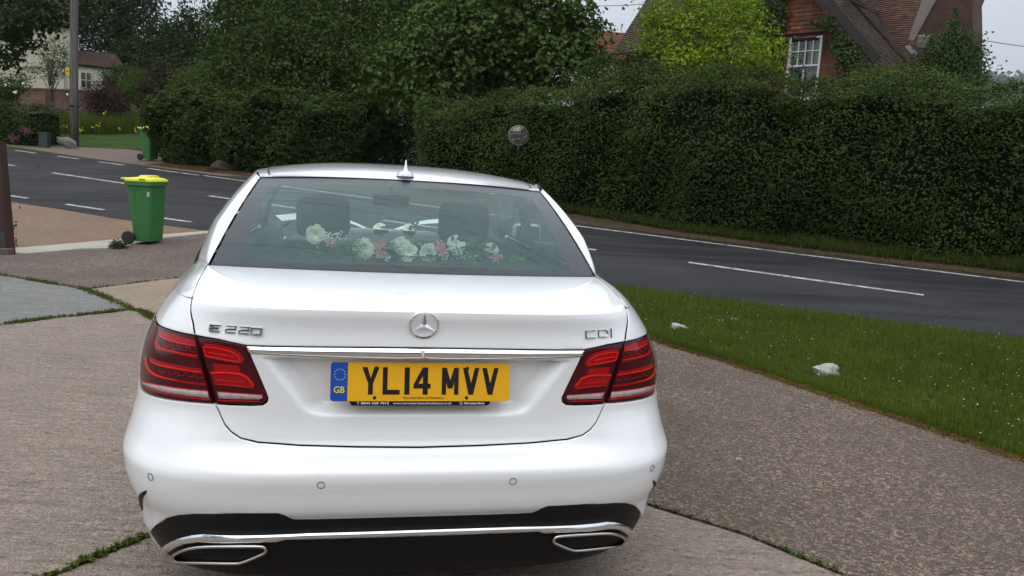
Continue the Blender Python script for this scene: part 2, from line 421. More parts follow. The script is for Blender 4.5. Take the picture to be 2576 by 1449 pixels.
# drive slabs with weedy joints between them
SL = dict(
 A=[(-4.51, 8.35), (-4.97, 8.59), (-5.33, 8.76), (-5.84, 9.02), (-7.6, 9.95), (-6.95, 10.7), (-6.69, 10.77), (-6.3, 11.42), (-5.88, 11.64), (-5.63, 12.73), (-5.12, 13.42), (-3.4, 12.9), (-2.9, 12.6), (-4.01, 9.52), (-4.34, 8.78)],
 B=[(-4.51, 8.35), (-4.34, 8.78), (-4.01, 9.52), (-2.9, 12.6), (-1, 11.9), (.3, 11.2), (.85, 9), (-1.5, 6.6), (-2.3, 6.3), (-3.21, 7.05), (-3.36, 7.24), (-3.56, 7.4), (-3.87, 7.74)],
 C=[(-4.51, 8.35), (-3.87, 7.74), (-3.56, 7.4), (-3.67, 7.19), (-3.95, 6.82), (-4.17, 6.43), (-5.5, 4.3), (-9, 0), (-14, 6), (-7.6, 9.95), (-5.84, 9.02), (-5.33, 8.76), (-4.97, 8.59)],
 D=[(-3.56, 7.4), (-3.36, 7.24), (-3.21, 7.05), (-2.3, 6.3), (-.5, 4.4), (-1.34, 2.88), (-1.5, 2.58), (-2.6, .8), (-3.5, -2), (-11, -2), (-9, 0), (-5.5, 4.3), (-4.17, 6.43), (-3.95, 6.82), (-3.67, 7.19)],
 E=[(-1.34, 2.88), (-.5, 4.4), (.2, 3.85), (.69, 3.43), (1.03, 3.19), (1.31, 2.89), (2.6, 1.5), (4.5, -.6), (4.5, -3), (-3.7, -3), (-3.5, -2), (-2.6, .8), (-1.5, 2.58)],
 F=[(.2, 3.85), (.69, 3.43), (1.03, 3.19), (1.31, 2.89), (2.6, 1.5), (4.5, -.6), (4.9, .3), (3.6, 2.6), (2.94, 4.36), (2.63, 5.0), (2.37, 5.47), (2.14, 5.88), (1.75, 6.65), (1.49, 7.0), (1.33, 7.36), (1.24, 7.71), (1.02, 8.6), (.85, 9), (-1.5, 6.6), (-2.3, 6.3), (-.5, 4.4)])
for k, m in (('A', M_dark), ('B', M_tan2), ('C', M_grey), ('D', M_tan), ('E', M_tan), ('F', M_dark2)):
    sheet("concrete_slab", [tuple(p) for p in inset(SL[k], .010 if k in 'AB' else .014)], .012, m, .4, edge=.03)
sheet("concrete_strip", [(-6.97, 10.83), (-7.3, 11.05), (-6.11, 12.62), (-5.77, 13.07), (-5.16, 13.68), (-3.6, 13.35), (-3.5, 13.12), (-5.08, 13.5), (-5.6, 12.8), (-5.9, 11.75), (-6.28, 11.55), (-6.66, 10.88)], .016, M_pale, .4, edge=.03)
VERGE = [(1.30, 7.73), (1.39, 7.38), (1.55, 7.02), (1.81, 6.67), (2.21, 5.9), (2.43, 5.49), (2.69, 5.02), (3.0, 4.38), (3.66, 2.62), (4.95, .35), (9, -3), (14, 0), (8, 6.6), (5.6, 8.33), (4.66, 8.98), (3.52, 9.64), (2.28, 10.4), (1.0, 11.0), (.35, 11.1), (.9, 9.0), (1.08, 8.6)]
sheet("verge", VERGE, .009, M_turf, .4)
sheet("paved_apron", [(-30, 34.3), (-16.6, 26.9), (-13.0, 24.6), (-8.0, 21.75), (-7.2, 22.4), (-10.6, 25.0), (-11.3, 26.6), (-13.6, 28.3), (-16.6, 28.1), (-20, 30), (-29, 36)], .008, M_apron, .6)
sheet("lawn", [(-60, 46), (-30, 36), (-20, 30), (-16.6, 28.15), (-13.6, 28.35), (-11.3, 26.7), (-6, 29), (-6, 50), (-60, 58)], .011, M_lawn, 1.0)
sheet("shade_floor", [(-7.0, 24.0), (-4.6, 23.6), (-3.0, 21.2), (2, 18.6), (6, 15.8), (12, 13), (20, 9.5), (24, 20), (20, 34), (-6, 34)], .010, plain("shade_dark", (.030, .024, .017), .95, var=.5, scale=9), 1.0)  # dark sheet paints the deep shade under the trees and in the hedge gap
M_earth = mat_aggregate("earth_verge_soil", rgb('55463b'), rgb('352a22'), rgb('7a6858'), 0, 0, .5, .6)
sheet("earth_verge", [(x + .14, y + .26) for x, y in far[3:9]] + [(16.5, 10.4), (12, 12.8), (9.1, 14.2), (7.4, 14.9), (5.5, 15.75), (3.6, 16.85), (1.6, 18.65), (-.6, 19.7), (-2.5, 20.8), (-4.5, 22.6), (-7.0, 23.2), (-9.5, 24.2)], .0075, M_earth, .6)
sheet("garden_path", [(-40, 41), (-22.0, 37.7), (-14.2, 35.5), (-14.0, 36.9), (-22, 39.6), (-40, 43.5)], .02, M_soil, 1.0)
# ------------------------------------------------------------------ car: surfaces (car frame: x right, y forward, z up, origin below the rear bumper)
CAR_LOC, CAR_RZ = np.array([-.2388, 2.222, .004]), R(11.19)
def pch(xs, ys):
    xs = np.array(xs, float); ys = np.array(ys, float); h = np.diff(xs); d = np.diff(ys) / h
    m = np.zeros(len(xs)); m[1:-1] = np.where(d[:-1] * d[1:] > 0, 2 * d[:-1] * d[1:] / (d[:-1] + d[1:] + 1e-12), 0); m[0] = d[0]; m[-1] = d[-1]
    def f(x):
        x = np.clip(x, xs[0], xs[-1]); i = np.clip(np.searchsorted(xs, x) - 1, 0, len(xs) - 2)
        t = (x - xs[i]) / h[i]
        return ((2 * t ** 3 - 3 * t * t + 1) * ys[i] + (t ** 3 - 2 * t * t + t) * h[i] * m[i] + (-2 * t ** 3 + 3 * t * t) * ys[i + 1] + (t ** 3 - t * t) * h[i] * m[i + 1])
    return f
def sst(a, b, x):
    t = np.clip((x - a) / (b - a), 0, 1); return t * t * (3 - 2 * t)
NX = 4.5
Xs_ = pch([.10, .15, .18, .20, .24, .28, .32, .37, .42, .47, .51, .56, .60, .64, .73, .78, .85, .90, .95, 1.0, 1.043, 1.07],
          [.72, .78, .815, .843, .858, .872, .882, .888, .90, .914, .921, .923, .913, .902, .888, .888, .875, .853, .825, .788, .75, .72])
Ws_ = pch([.10, .2, .45, .6, .8, .9, .95, 1.0, 1.03, 1.07], [.80, .90, .93, .935, .93, .915, .895, .86, .83, .79])
y0c_ = pch([.10, .15, .20, .25, .30, .35, .40, .425, .445, .47, .52, .565, .585, .60, .62, .64, .66, .70, .78, .85, .90, .94, .98, 1.03, 1.07],
           [.34, .22, .14, .095, .072, .058, .050, .042, .022, .010, -.003, -.013, -.012, .000, .036, .056, .064, .067, .062, .056, .050, .047, .045, .042, .042])
y0k_ = pch([.10, .15, .20, .25, .30, .35, .40, .445, .47, .52, .565, .60, .66, .70, .74, .78, .85, .90, .98, 1.03, 1.07],
           [.34, .22, .14, .095, .072, .058, .044, .018, .008, -.004, -.010, .006, .034, .052, .063, .062, .056, .050, .045, .042, .042])
_a = np.linspace(0, math.pi / 2, 1200)
_rr = ((np.abs(np.sin(_a)) / .9) ** NX + np.cos(_a) ** NX) ** (-1 / NX)
_x, _y = _rr * np.sin(_a), 1 - _rr * np.cos(_a)
_p = np.r_[0, np.cumsum(np.hypot(np.diff(_x), np.diff(_y)))]; PMAX = _p[-1]
def S(p, z):
    """body side and rear: p runs from the centre of the rear round the corner and forward, z is height."""
    p = np.asarray(p, float); z = np.asarray(z, float); sg = np.sign(p); ap = np.abs(p)
    a = np.interp(ap, _p, _a); X = Xs_(z)
    k = sst(.42, .74, ap); y0 = y0c_(z) * (1 - k) + y0k_(z) * k; D = 1 - y0
    r = ((np.abs(np.sin(a)) / X) ** NX + (np.cos(a) / D) ** NX) ** (-1 / NX)
    x = r * np.sin(a); y = 1 - r * np.cos(a) + np.maximum(0, ap - PMAX)
    x = x + sst(.3, 1.25, y) * (Ws_(z) - X)
    x = x - sst(3.3, 4.9, y) * .10
    return np.stack([sg * x, y, z + 0 * x], -1)
def TR(p, z):
    """trunk lid face: S with the number plate recess pressed in."""
    q = S(p, z); ax = np.abs(q[..., 0])
    xs = .315 + (np.asarray(z) - .735) * .75
    d = .046 * sst(0, .075, xs + .02 - ax) * sst(.726, .762, z) * sst(0, .014, .906 - z)
    # slight hollow of the face under the lip
    d = d + .006 * sst(.93, .97, z) * sst(1.035, .99, z)
    q = q.copy(); q[..., 1] += d; return q
def fdn(F, u, v, e=1e-4):
    a = F(u + e, v) - F(u - e, v); b = F(u, v + e) - F(u, v - e)
    n = np.cross(a, b); return n / (np.linalg.norm(n, axis=-1, keepdims=True) + 1e-12)
CP = np.array([-.1974, -2.2262, 1.4468])
def c_ray(px, py):
    d = rayd(px, py); c, s = math.cos(CAR_RZ), math.sin(CAR_RZ)
    return np.array([c * d[0] + s * d[1], -s * d[0] + c * d[1], d[2]])
def c_y(px, py, y):
    d = c_ray(px, py); return CP + d * ((y - CP[1]) / d[1])
def uv(px, py, F=S):
    d = c_ray(px, py); q = c_y(px, py, .1)
    x = np.array([np.clip(q[0], -1, 1) * 1.02, np.clip(q[2], .12, 1.06), (.1 - CP[1]) / d[1]])
    for _ in range(40):
        f = lambda x: F(x[0], x[1]) - (CP + d * x[2])
        r0 = f(x); J = np.stack([(f(x + np.eye(3)[i] * 1e-5) - r0) / 1e-5 for i in range(3)], 1)
        st = np.linalg.lstsq(J, -r0, rcond=1e-6)[0]; n = np.abs(st[:2]).max()
        x = x + st * min(1, .12 / (n + 1e-9)); x[1] = np.clip(x[1], .11, 1.068)
    return float(x[0]), float(x[1])
def half(pts, F=S):
    """pixel outline on the left half of the rear -> (p, z) on the right half."""
    return [(abs(a), b) for a, b in (uv(*q, F) for q in pts)]
def C1(l): return [((540 + x * .276) / 1.59006, (1250 + y * .276) / 1.59006) for x, y in l]
def C4(l): return [((540 + x * .27174) / 1.59006, (1980 + y * .27174) / 1.59006) for x, y in l]
def smooth_poly(pts, n=6, closed=True):
    P = [np.array(p, float) for p in pts]; m = len(P); out = []
    for i in range(m if closed else m - 1):
        g = (lambda k: P[k % m]) if closed else (lambda k: P[min(max(k, 0), m - 1)])
        a, b, c, d = g(i - 1), g(i), g(i + 1), g(i + 2)
        for j in range(n):
            t = j / n
            out.append(tuple(.5 * ((2 * b) + (c - a) * t + (2 * a - 5 * b + 4 * c - d) * t * t + (3 * b - a - 3 * c + d) * t ** 3)))
    if not closed: out.append(tuple(P[-1]))
    return out
def mirror(pts): return [(-a, b) for a, b in pts][::-1]
def panel(m, poly, F=S, off=0.0, step=.02, rad=.006, flange=.014, bulge=0.0, brad=.02, mi=0, fmi=None):
    """a pressed panel: the outline poly in (p, z), filled, rounded at its border and turned inwards there."""
    ring = inset(dens(poly, step), min(rad * .9, step * .3)) if rad else []
    B = [tuple(q) for q in dens(poly, step)]
    ring = [q for q in ring if inside(np.array([q.x]), np.array([q.y]), B)[0]]
    v, f, nb = cdt(poly, step, ring)
    nv = len(v); dist = edge_dist(v[:, 0], v[:, 1], B)
    P = F(v[:, 0], v[:, 1]); N = fdn(F, v[:, 0], v[:, 1])
    h = np.full(nv, off)
    if rad: h = h - rad * .5 * np.clip(1 - dist / (rad * .85), 0, 1) ** 2
    if bulge: h = h + bulge * np.sqrt(np.clip(1 - (1 - np.minimum(dist / brad, 1)) ** 2, 0, 1))
    Q = P + N * h[:, None]
    # outward direction along the border, to tilt the normals there
    c = np.array(B); t = np.roll(c, -1, 0) - np.roll(c, 1, 0)
    ar = np.sum(c[:, 0] * np.roll(c[:, 1], -1) - np.roll(c[:, 0], -1) * c[:, 1])
    o2 = np.c_[t[:, 1], -t[:, 0]] * (1 if ar > 0 else -1); o2 /= np.linalg.norm(o2, axis=1, keepdims=True) + 1e-12
    e = 1e-3; PB = F(c[:, 0] + o2[:, 0] * e, c[:, 1] + o2[:, 1] * e) - F(c[:, 0], c[:, 1]); PB /= np.linalg.norm(PB, axis=1, keepdims=True) + 1e-12
    N2 = N.copy()
    if bulge:
        k = np.clip(1 - dist / brad, 0, 1)[:, None]
        j = np.argmin((v[:, None, 0] - c[None, :, 0]) ** 2 + (v[:, None, 1] - c[None, :, 1]) ** 2, 1)
        N2 = N + PB[j] * k * .9
    elif rad:
        idx = np.array([np.argmin(np.abs(v[:, 0] - q[0]) + np.abs(v[:, 1] - q[1])) for q in B]); N2[idx] = N[idx] + PB * .55
    N2 /= np.linalg.norm(N2, axis=1, keepdims=True)
    tri = [q[::-1] for q in f] if ar * 0 + np.dot(np.cross(Q[f[0][1]] - Q[f[0][0]], Q[f[0][2]] - Q[f[0][0]]), N[f[0][0]]) < 0 else f
    m.add(Q, tri, mi, N2)
    if flange:
        PBb = F(c[:, 0], c[:, 1]); NB = fdn(F, c[:, 0], c[:, 1]); hb = off - (rad * .5 if rad else 0)
        A = PBb + NB * hb; D = PBb + NB * (hb - flange); n = len(c)
        m.add(np.r_[A, D], [[i, (i + 1) % n, n + (i + 1) % n, n + i] for i in range(n)], mi if fmi is None else fmi, np.r_[PB, PB])
    return m
def patch(m, F, us, vs, mi=0, flip=False, off=0.0, nrm=True):
    U, V = np.meshgrid(us, vs, indexing='ij'); P = F(U, V); N = fdn(F, U, V)
    if flip: N = -N
    P = P + N * off
    n, k = U.shape; i = np.arange(n * k).reshape(n, k)
    f = np.stack([i[:-1, :-1], i[1:, :-1], i[1:, 1:], i[:-1, 1:]], -1).reshape(-1, 4)
    if flip: f = f[:, ::-1]
    m.add(P.reshape(-1, 3), f, mi, N.reshape(-1, 3) if nrm else None); return m

# ------------------------------------------------------------------ car materials
def mat_carpaint():
    t = NT("white_car_paint"); oc = t.obj()
    fl = t.n("TexVoronoi", {'Vector': oc, 'Scale': 900.0})
    c = t.mix(t.math('MULTIPLY', fl.outputs['Distance'], .25), (.86, .87, .89), (.81, .83, .855))
    d = t.ramp(t.noise(3, 6, oc, .7), [(.5, 0), (.8, .10)]); c = t.mix(d, c, (.55, .53, .5))
    return t.bsdf(Base_Color=c, Roughness=.32, Coat_Weight=1.0, Coat_Roughness=t.ramp(t.noise(12, 5, oc), [(.3, .015), (.8, .07)]), Coat_IOR=1.42)
M_paintw = mat_carpaint()
M_badge = plain("badge_chrome", (.50, .51, .53), .10, 1.0, var=.02)
M_chrome = plain("chrome", (.86, .87, .88), .06, 1.0, var=.02)
M_black = plain("black_plastic", (.008, .008, .0085), .45, spec=.18)
M_rubber = plain("rubber", (.012, .012, .012), .7)
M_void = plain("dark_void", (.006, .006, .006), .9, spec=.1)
M_glass = glass("tinted_glass", (.90, .97, .965), 1.24)
M_side = glass("side_glass", (.30, .38, .37), 1.5)
M_frit = plain("ceramic_border", (.020, .016, .026), .35)
M_cloth = plain("dark_upholstery", (.042, .048, .06), .85)
M_dash = plain("dash_plastic", (.022, .023, .026), .65)
M_lred = plain("lamp_red_bright", (.74, .009, .008), .4, var=.1, spec=.1)
M_mred = plain("lamp_red_mid", (.36, .005, .009), .4, spec=.1)
M_dred = plain("lamp_red_dark", (.065, .003, .010), .4, spec=.1)
M_refl = plain("lamp_reflector", (.50, .44, .45), .3, .15, var=.55, scale=70)
M_lens = glass("lamp_lens", (1, .96, .96), 1.32)
M_yel = plain("plate_yellow", (.78, .40, .012), .3, coat=.6, var=.03)
M_blue = plain("plate_blue", (.008, .075, .38), .3, coat=.6, var=.05)
M_ink = plain("plate_black", (.012, .011, .012), .3, coat=.6)
M_text = plain("white_lettering", (.72, .72, .72), .5)
M_gold = plain("plate_yellow_lettering", (.80, .58, .03), .4)

car = empty("saloon_car", CAR_LOC.tolist(), CAR_RZ, label="white four-door saloon car parked nose to the road, seen from behind", cat="car")

# outlines on the right half, (p, z)
gap_top = half(C1([(800, 0), (835, 180), (868, 350)]))
gap_low = half(C1([(1155, 1345)]))
gap_mid = half(C1([(905, 560), (985, 880), (1060, 1130)]))
pk = uv(479.5, 757)                                                  # lip corner of the trunk gap
PG, ZL = abs(pk[0]), 1.046
low_curve = half([(556, 1052), (566, 1072), (582, 1090), (606, 1106), (650, 1116), (750, 1123), (900, 1127)])
zc0 = uv(1048, 1128)[1]
seam = [(PG, ZL)] + gap_top + gap_mid + gap_low + low_curve + [(0.0, zc0)]   # trunk gap from lip to bottom centre
if __name__ == "debug": print(seam)
G = .0021                                                             # half width of the shut lines
# trunk lid: face and deck in one panel mesh
lin_in = half(C1([(885, 352), (1200, 408), (1600, 498)]), TR)             # top edge of the inner lamp
lin_right = half(C1([(1612, 520), (1700, 722), (1800, 950), (1900, 1190), (1927, 1262), (1912, 1322), (1850, 1362)]), TR)
lin_bot = half(C1([(1700, 1370), (1400, 1362), (1190, 1347)]), TR)
lamp_in = lin_in + lin_right + lin_bot + half(C1([(1168, 1338), (1110, 1120), (1036, 850), (956, 600), (896, 400)]), TR)
chrome_h = [(1603, 497), (1655, 603)]
ch_top = half(C1([(1625, 508)]), TR)[0]; ch_bot = half(C1([(1655, 600)]), TR)[0]
ch_ct, ch_cb = uv(1068, 880, TR)[1], uv(1068, 906, TR)[1]
# upper face: lip -> lamp top -> chrome top ; lower face: chrome bottom -> lamp side -> bottom
up_half = [(0, ch_ct + .001), (ch_top[0] * .5, (ch_ct + ch_top[1]) / 2 + .002), (ch_top[0], ch_top[1] + .001)] + lin_in[::-1][1:] + gap_top[::-1] + [(PG, ZL - .001)]
up_poly = up_half + mirror(up_half[1:])
lo_half = [(0, zc0)] + low_curve[::-1] + gap_low + lin_bot[::-1] + lin_right[::-1][:-1] + [ch_bot, (ch_bot[0] * .5, (ch_cb + ch_bot[1]) / 2 - .002), (0, ch_cb - .001)]
lo_poly = lo_half + mirror(lo_half[1:-1])
base_c = c_y(1032, 690.5, .60)
Z0, Z1 = float(base_c[2]), 1.082
def baseP(f): return np.stack([.70 * f, .60 + .076 * f * f, Z0 + (Z1 - Z0) * f * f], -1)
def topP(f): return np.stack([.596 * f, 1.195 + .059 * f * f, 1.4035 - .0205 * f * f], -1)
def DECK(f, w):
    a = S(f * PG, ZL + 0 * f); b = baseP(f); w = w[..., None] if np.ndim(w) else w
    w = np.asarray(w); q = a * (1 - w) + b * w
    q[..., 2] += .010 * (4 * w * (1 - w))[..., 0] + .0045 * (np.clip(1 - w * 14, 0, 1) ** 2 * -1)[..., 0]
    return q
tl = MB()
panel(tl, [tuple(p) for p in inset(up_poly, G)], TR, step=.018, rad=.004)
panel(tl, [tuple(p) for p in inset(lo_poly, G)], TR, step=.0095, rad=.004)
fs = np.linspace(-1, 1, 61) * (1 - G / PG)
patch(tl, DECK, fs, np.r_[0, .012, .025, .045, .08, np.linspace(.14, .985, 22)])
for s in (-1, 1):                                                     # turned-in deck sides
    q = DECK(np.full(24, s * (1 - G / PG)), np.linspace(0, .985, 24)); d = q + [0, 0, -.02]
    i = np.arange(23); tl.add(np.r_[q, d], np.stack([i, i + 1, i + 25, i + 24], -1))
trunk = tl.build("trunk_lid", [M_paintw], car)

# shell behind the shut lines
m = MB(); zz = np.linspace(.2, 1.03, 30)
patch(m, lambda p, z: S(p, z), np.linspace(-5.2, 5.2, 220), zz, off=-.055, nrm=False)
m.box((0, 2.7, .22), (1.3, 4.0, .08)); m.build("inner_shell", M_void, car, smooth=True)

# bumper
lamp_bot = half(C1([(1130, 1347), (900, 1332), (600, 1300), (350, 1258), (160, 1200), (60, 1120), (22, 1040)]))
CX = half([(380, 1200)])[0]
pc = lambda y: float(np.interp(y, _y, _p)) if y < 1 else PMAX + y - 1
lamp_corner = [(p, z) for p, z in lamp_bot if p < 1.02]
diff_top = half(C4([(2576, 395), (2350, 395), (2300, 384), (2200, 332), (2100, 304), (1500, 305), (900, 313), (650, 331), (480, 371), (350, 440), (260, 520), (205, 620)]))
diff_top = [(0.0, diff_top[0][1])] + diff_top
dl = diff_top[-1]
arch = [(pc(1.10) + .37 * math.cos(a) - .0, .33 + .37 * math.sin(a)) for a in np.linspace(R(62), R(200), 12)]
bump_half = [(0, zc0)] + low_curve[::-1] + gap_low + lamp_corner + [(1.10, .735), (pc(.66), .735)]
ar0 = [(pc(1.10) - .385 * math.cos(a), .325 + .385 * math.sin(a)) for a in np.linspace(R(32), R(-12), 6)]
bump_half += ar0 + [(pc(.45), .19), (max(dl[0] + .03, .93), .185), (dl[0] + .012, .20)] + diff_top[::-1]
bump_half = [bump_half[0]] + [q for q in bump_half[1:]]
bp = bump_half + mirror(bump_half[1:-1])
m = MB(); panel(m, [tuple(p) for p in inset(bp, G)], S, step=.022, rad=.005)
bumper = m.build("rear_bumper", M_paintw, car)
# ------------------------------------------------------------------ car: quarter panels, pillars, roof, glass
def pcv(y): y = np.asarray(y, float); return np.where(y < 1, np.interp(y, _y, _p), PMAX + y - 1)
out_top = half(C1([(862, 352), (650, 310), (480, 260), (345, 203), (302, 130), (294, 70)]))
out_top = [q for q in out_top if q[0] < 1.12]
tipz = out_top[-1][1]
lamp_side = [(1.16, max(tipz, .955) - .004), (1.215, .935), (1.235, .89), (1.23, .84), (1.205, .785), (1.165, .742)]
lamp_out = out_top + lamp_side + lamp_corner[::-1] + half(C1([(1128, 1338), (1058, 1140), (988, 890), (915, 600), (872, 370)]))
out_clean = [q for q in out_top if q[0] < 1.12]
quarter = [(PG, ZL - .003)] + gap_top[:2] + out_clean + lamp_side + [(1.15, .738), (pc(.66) + .003, .738)]
qa = [(pc(1.10) - .385 * math.cos(a), .325 + .385 * math.sin(a)) for a in np.linspace(R(34), R(180), 16)]
quarter += qa + [(pc(1.49), .24), (pc(1.66), .24), (pc(1.66), 1.03), (pc(1.2), 1.03), (pc(.6), 1.03), (pc(.35), 1.033), (pc(.22), 1.04)]
def belt(y): return S(pcv(y), np.full(np.shape(y), 1.03))
Ia = S(np.array(PG), np.array(ZL)); Ib = np.array([.70, .676, 1.082]); Ic = S(np.array(pc(1.14)), np.array(1.036))
def ICUR(t):
    t = np.asarray(t, float)[..., None]
    a = Ia + (Ib - Ia) * (t / .5) + np.array([0, 0, .010]) * 4 * (t / .5) * (1 - t / .5)
    k = (t - .5) / .5; b = Ib + (Ic - Ib) * k + np.array([.006, 0, .012]) * 4 * k * (1 - k)
    return np.where(t < .5, a, b)
def QTOP(t, s):
    I = ICUR(t); ym = I[..., 1]; w = sst(0, .25, t)
    yo = ym + .02 * w + .0 * s; z = 1.043 - .013 * w
    po = PG * (1 - w) + pcv(yo) * w
    po = np.maximum(po, PG); O = S(po, z); T = S(po, z + 2e-3) - O
    T /= np.linalg.norm(T, axis=-1, keepdims=True); L = np.linalg.norm(I - O, axis=-1, keepdims=True)
    M = O + T * L * .55; s = np.asarray(s, float)[..., None]
    return (1 - s) ** 2 * O + 2 * s * (1 - s) * M + s * s * I
GB = np.array([0, -.40, .90]) * .018
rail_x = pch([1.2, 1.254, 1.4, 1.6, 1.9, 2.3, 2.7, 3.1], [.594, .596, .618, .640, .660, .670, .66, .62])
rail_z = pch([1.2, 1.254, 1.4, 1.6, 1.9, 2.3, 2.7, 3.1], [1.381, 1.383, 1.397, 1.408, 1.415, 1.418, 1.405, 1.375])
def RAIL(y): return np.stack([rail_x(y), y, rail_z(y)], -1)
def PIL(s, w):
    b = ICUR(.5 + .5 * s); tp = RAIL(1.254 + .36 * s); w = np.asarray(w, float)[..., None]; s = np.asarray(s, float)[..., None]
    k = 4 * w * (1 - w)
    q = b * (1 - w) + tp * w + (1 - s) * GB * k + s * np.array([.020, 0, .01]) * k
    edge = np.clip(s / .12, 0, 1); edge = 1 - (1 - edge) ** 2
    return q + np.array([.030, -.012, .016]) * edge * (1 - .55 * s) * (1 - .55 * w ** 2) * np.clip(w / .34, 0, 1) ** .75
def GLS(f, w):
    w_ = np.asarray(w, float)[..., None]
    return baseP(f) * (1 - w_) + topP(f) * w_ + GB * 4 * w_ * (1 - w_)
zc_ = pch([1.195, 1.26, 1.36, 1.5, 1.9, 2.3, 2.7, 3.1], [1.4035, 1.4165, 1.4325, 1.4475, 1.465, 1.471, 1.463, 1.43])
def ROOF(f, w):
    y = topP(f)[..., 1] * (1 - w) + 3.1 * w; X = rail_x(y); zr = rail_z(y); zc = zc_(y)
    return np.stack([X * f, y, zc - (zc - zr) * np.abs(f) ** (2.0 + .7 * np.minimum(1, w * 3))], -1)
def mir(F): 
    def g(a, b):
        q = F(a, b).copy(); q[..., 0] *= -1; return q
    return g
for s in (1, -1):
    q = MB(); sgn = (lambda P: P) if s > 0 else mirror
    panel(q, [tuple(p) for p in inset(sgn(quarter), G)], S, step=.03, rad=.004)
    F1, F2 = (QTOP, PIL) if s > 0 else (mir(QTOP), mir(PIL))
    patch(q, F1, np.linspace(.003, 1, 46), np.linspace(0, .985, 14), flip=(s > 0))
    patch(q, F2, np.r_[0, .012, .03, .06, .1, np.linspace(.16, 1, 12)], np.linspace(0, 1, 26), flip=(s < 0))
    q.build("quarter_panel", M_paintw, car)
    # doors and front wing
    for nm, a, b in (("rear_door", 1.665, 2.55), ("front_door", 2.555, 3.62)):
        q = MB(); panel(q, [tuple(p) for p in inset(sgn([(pc(a), .26), (pc(b), .26), (pc(b), 1.03), (pc(a), 1.03)]), G)], S, step=.05, rad=.004)
        d = q.build(nm, M_paintw, car)
        h = MB(); yy = b - .14 if nm == "rear_door" else b - .86 + .6
        hp = S(np.array(pc(yy) * s), np.array(.90)); h.box((hp[0] + s * .02, hp[1], hp[2]), (.022, .2, .03), bev=.01); h.build("door_handle", M_chrome, d, ang=40)
    q = MB(); fa = [(pc(3.995) - .385 * math.cos(a), .325 + .385 * math.sin(a)) for a in np.linspace(R(0), R(180), 16)]
    panel(q, [tuple(p) for p in inset(sgn([(pc(3.625), .26), (pc(3.61), .28)] + fa + [(pc(4.39), .35), (pc(4.52), .5), (pc(4.52), .84), (pc(3.9), 1.0), (pc(3.625), 1.03)]), G)], S, step=.05, rad=.004)
    q.build("front_wing", M_paintw, car)
    # cant rail, side glass, frame
    def RL(a, b, s=s):
        P = RAIL(b); a = np.asarray(a)[..., None]
        q = (1 - a) ** 2 * P + 2 * a * (1 - a) * (P + [.034, 0, -.004]) + a * a * (P + [.046, 0, -.062])
        q[..., 0] *= s; return q
    q = MB(); patch(q, RL, np.linspace(0, 1, 9), np.linspace(1.5, 3.1, 30), flip=(s > 0)); q.build("cant_rail", M_paintw, car)
    q = MB()
    def SW(a, b, s=s):                                               # a along, b up
        y0 = 1.14 + 2.56 * a; y1 = 1.60 + 1.48 * a
        lo = belt(y0); hi = RAIL(y1) + [.044, 0, -.058]; b_ = np.asarray(b)[..., None]
        q = lo * (1 - b_) + hi * b_ + np.array([.022, 0, 0]) * 4 * b_ * (1 - b_); q[..., 0] *= s; return q
    patch(q, SW, np.linspace(.10, 1, 30), np.linspace(0, 1, 8), flip=(s < 0)); sw = q.build("side_window", M_side, car)
    q = MB()
    for a, b in ((.10, .12), (.24, .262), (.50, .64), (.94, 1.0)):
        patch(q, SW, np.linspace(a, b, 3), np.linspace(0, 1, 8), flip=(s < 0), off=.003)
    patch(q, SW, np.linspace(.10, 1, 30), np.linspace(0, .06, 2), flip=(s < 0), off=.002)
    q.build("window_pillar", M_black, car)
    q = MB(); patch(q, SW, np.linspace(-.02, .105, 8), np.linspace(-.02, 1.0, 14), flip=(s < 0), off=.004); q.build("rear_pillar_trim", M_paintw, car)
    q = MB()                                                         # door mirror
    mp_ = S(np.array(pc(3.22) * s), np.array(1.03)); q.box((mp_[0] + s * .13, mp_[1], 1.06), (.20, .11, .13), bev=.035)
    q.box((mp_[0] + s * .03, mp_[1] + .02, 1.02), (.09, .06, .04), bev=.015)
    dm = q.build("door_mirror", M_paintw, car, ang=60)
    q = MB(); q.box((mp_[0] + s * .13, mp_[1] - .056, 1.06), (.165, .006, .10), bev=.002); q.build("mirror_glass", M_black, dm)

m = MB(); patch(m, ROOF, np.linspace(-1, 1, 61), np.r_[0, .004, .01, .02, .04, np.linspace(.07, 1, 30)], flip=False)
roof = m.build("roof", M_paintw, car)
for s in (-1, 1):
    m = MB(); yy = np.linspace(1.262, 3.05, 40)
    pts = []
    for y in yy:
        X = float(rail_x(y)); w_ = (y - 1.254) / (3.1 - 1.254); q = ROOF(np.array(.935), np.array(max(0, w_))); pts.append((s * q[0], y, q[2] + .0005))
    m.tube(pts, .0038, 6); m.build("roof_trim", M_black, roof, smooth=True)
    m = MB(); a = ROOF(np.array(.955 * s), np.array(.004)); m.box((a[0], a[1] + .012, a[2] + .003), (.04, .03, .009), bev=.003, rz=s * .2); m.build("trim_cap", M_paintw, roof, ang=40)
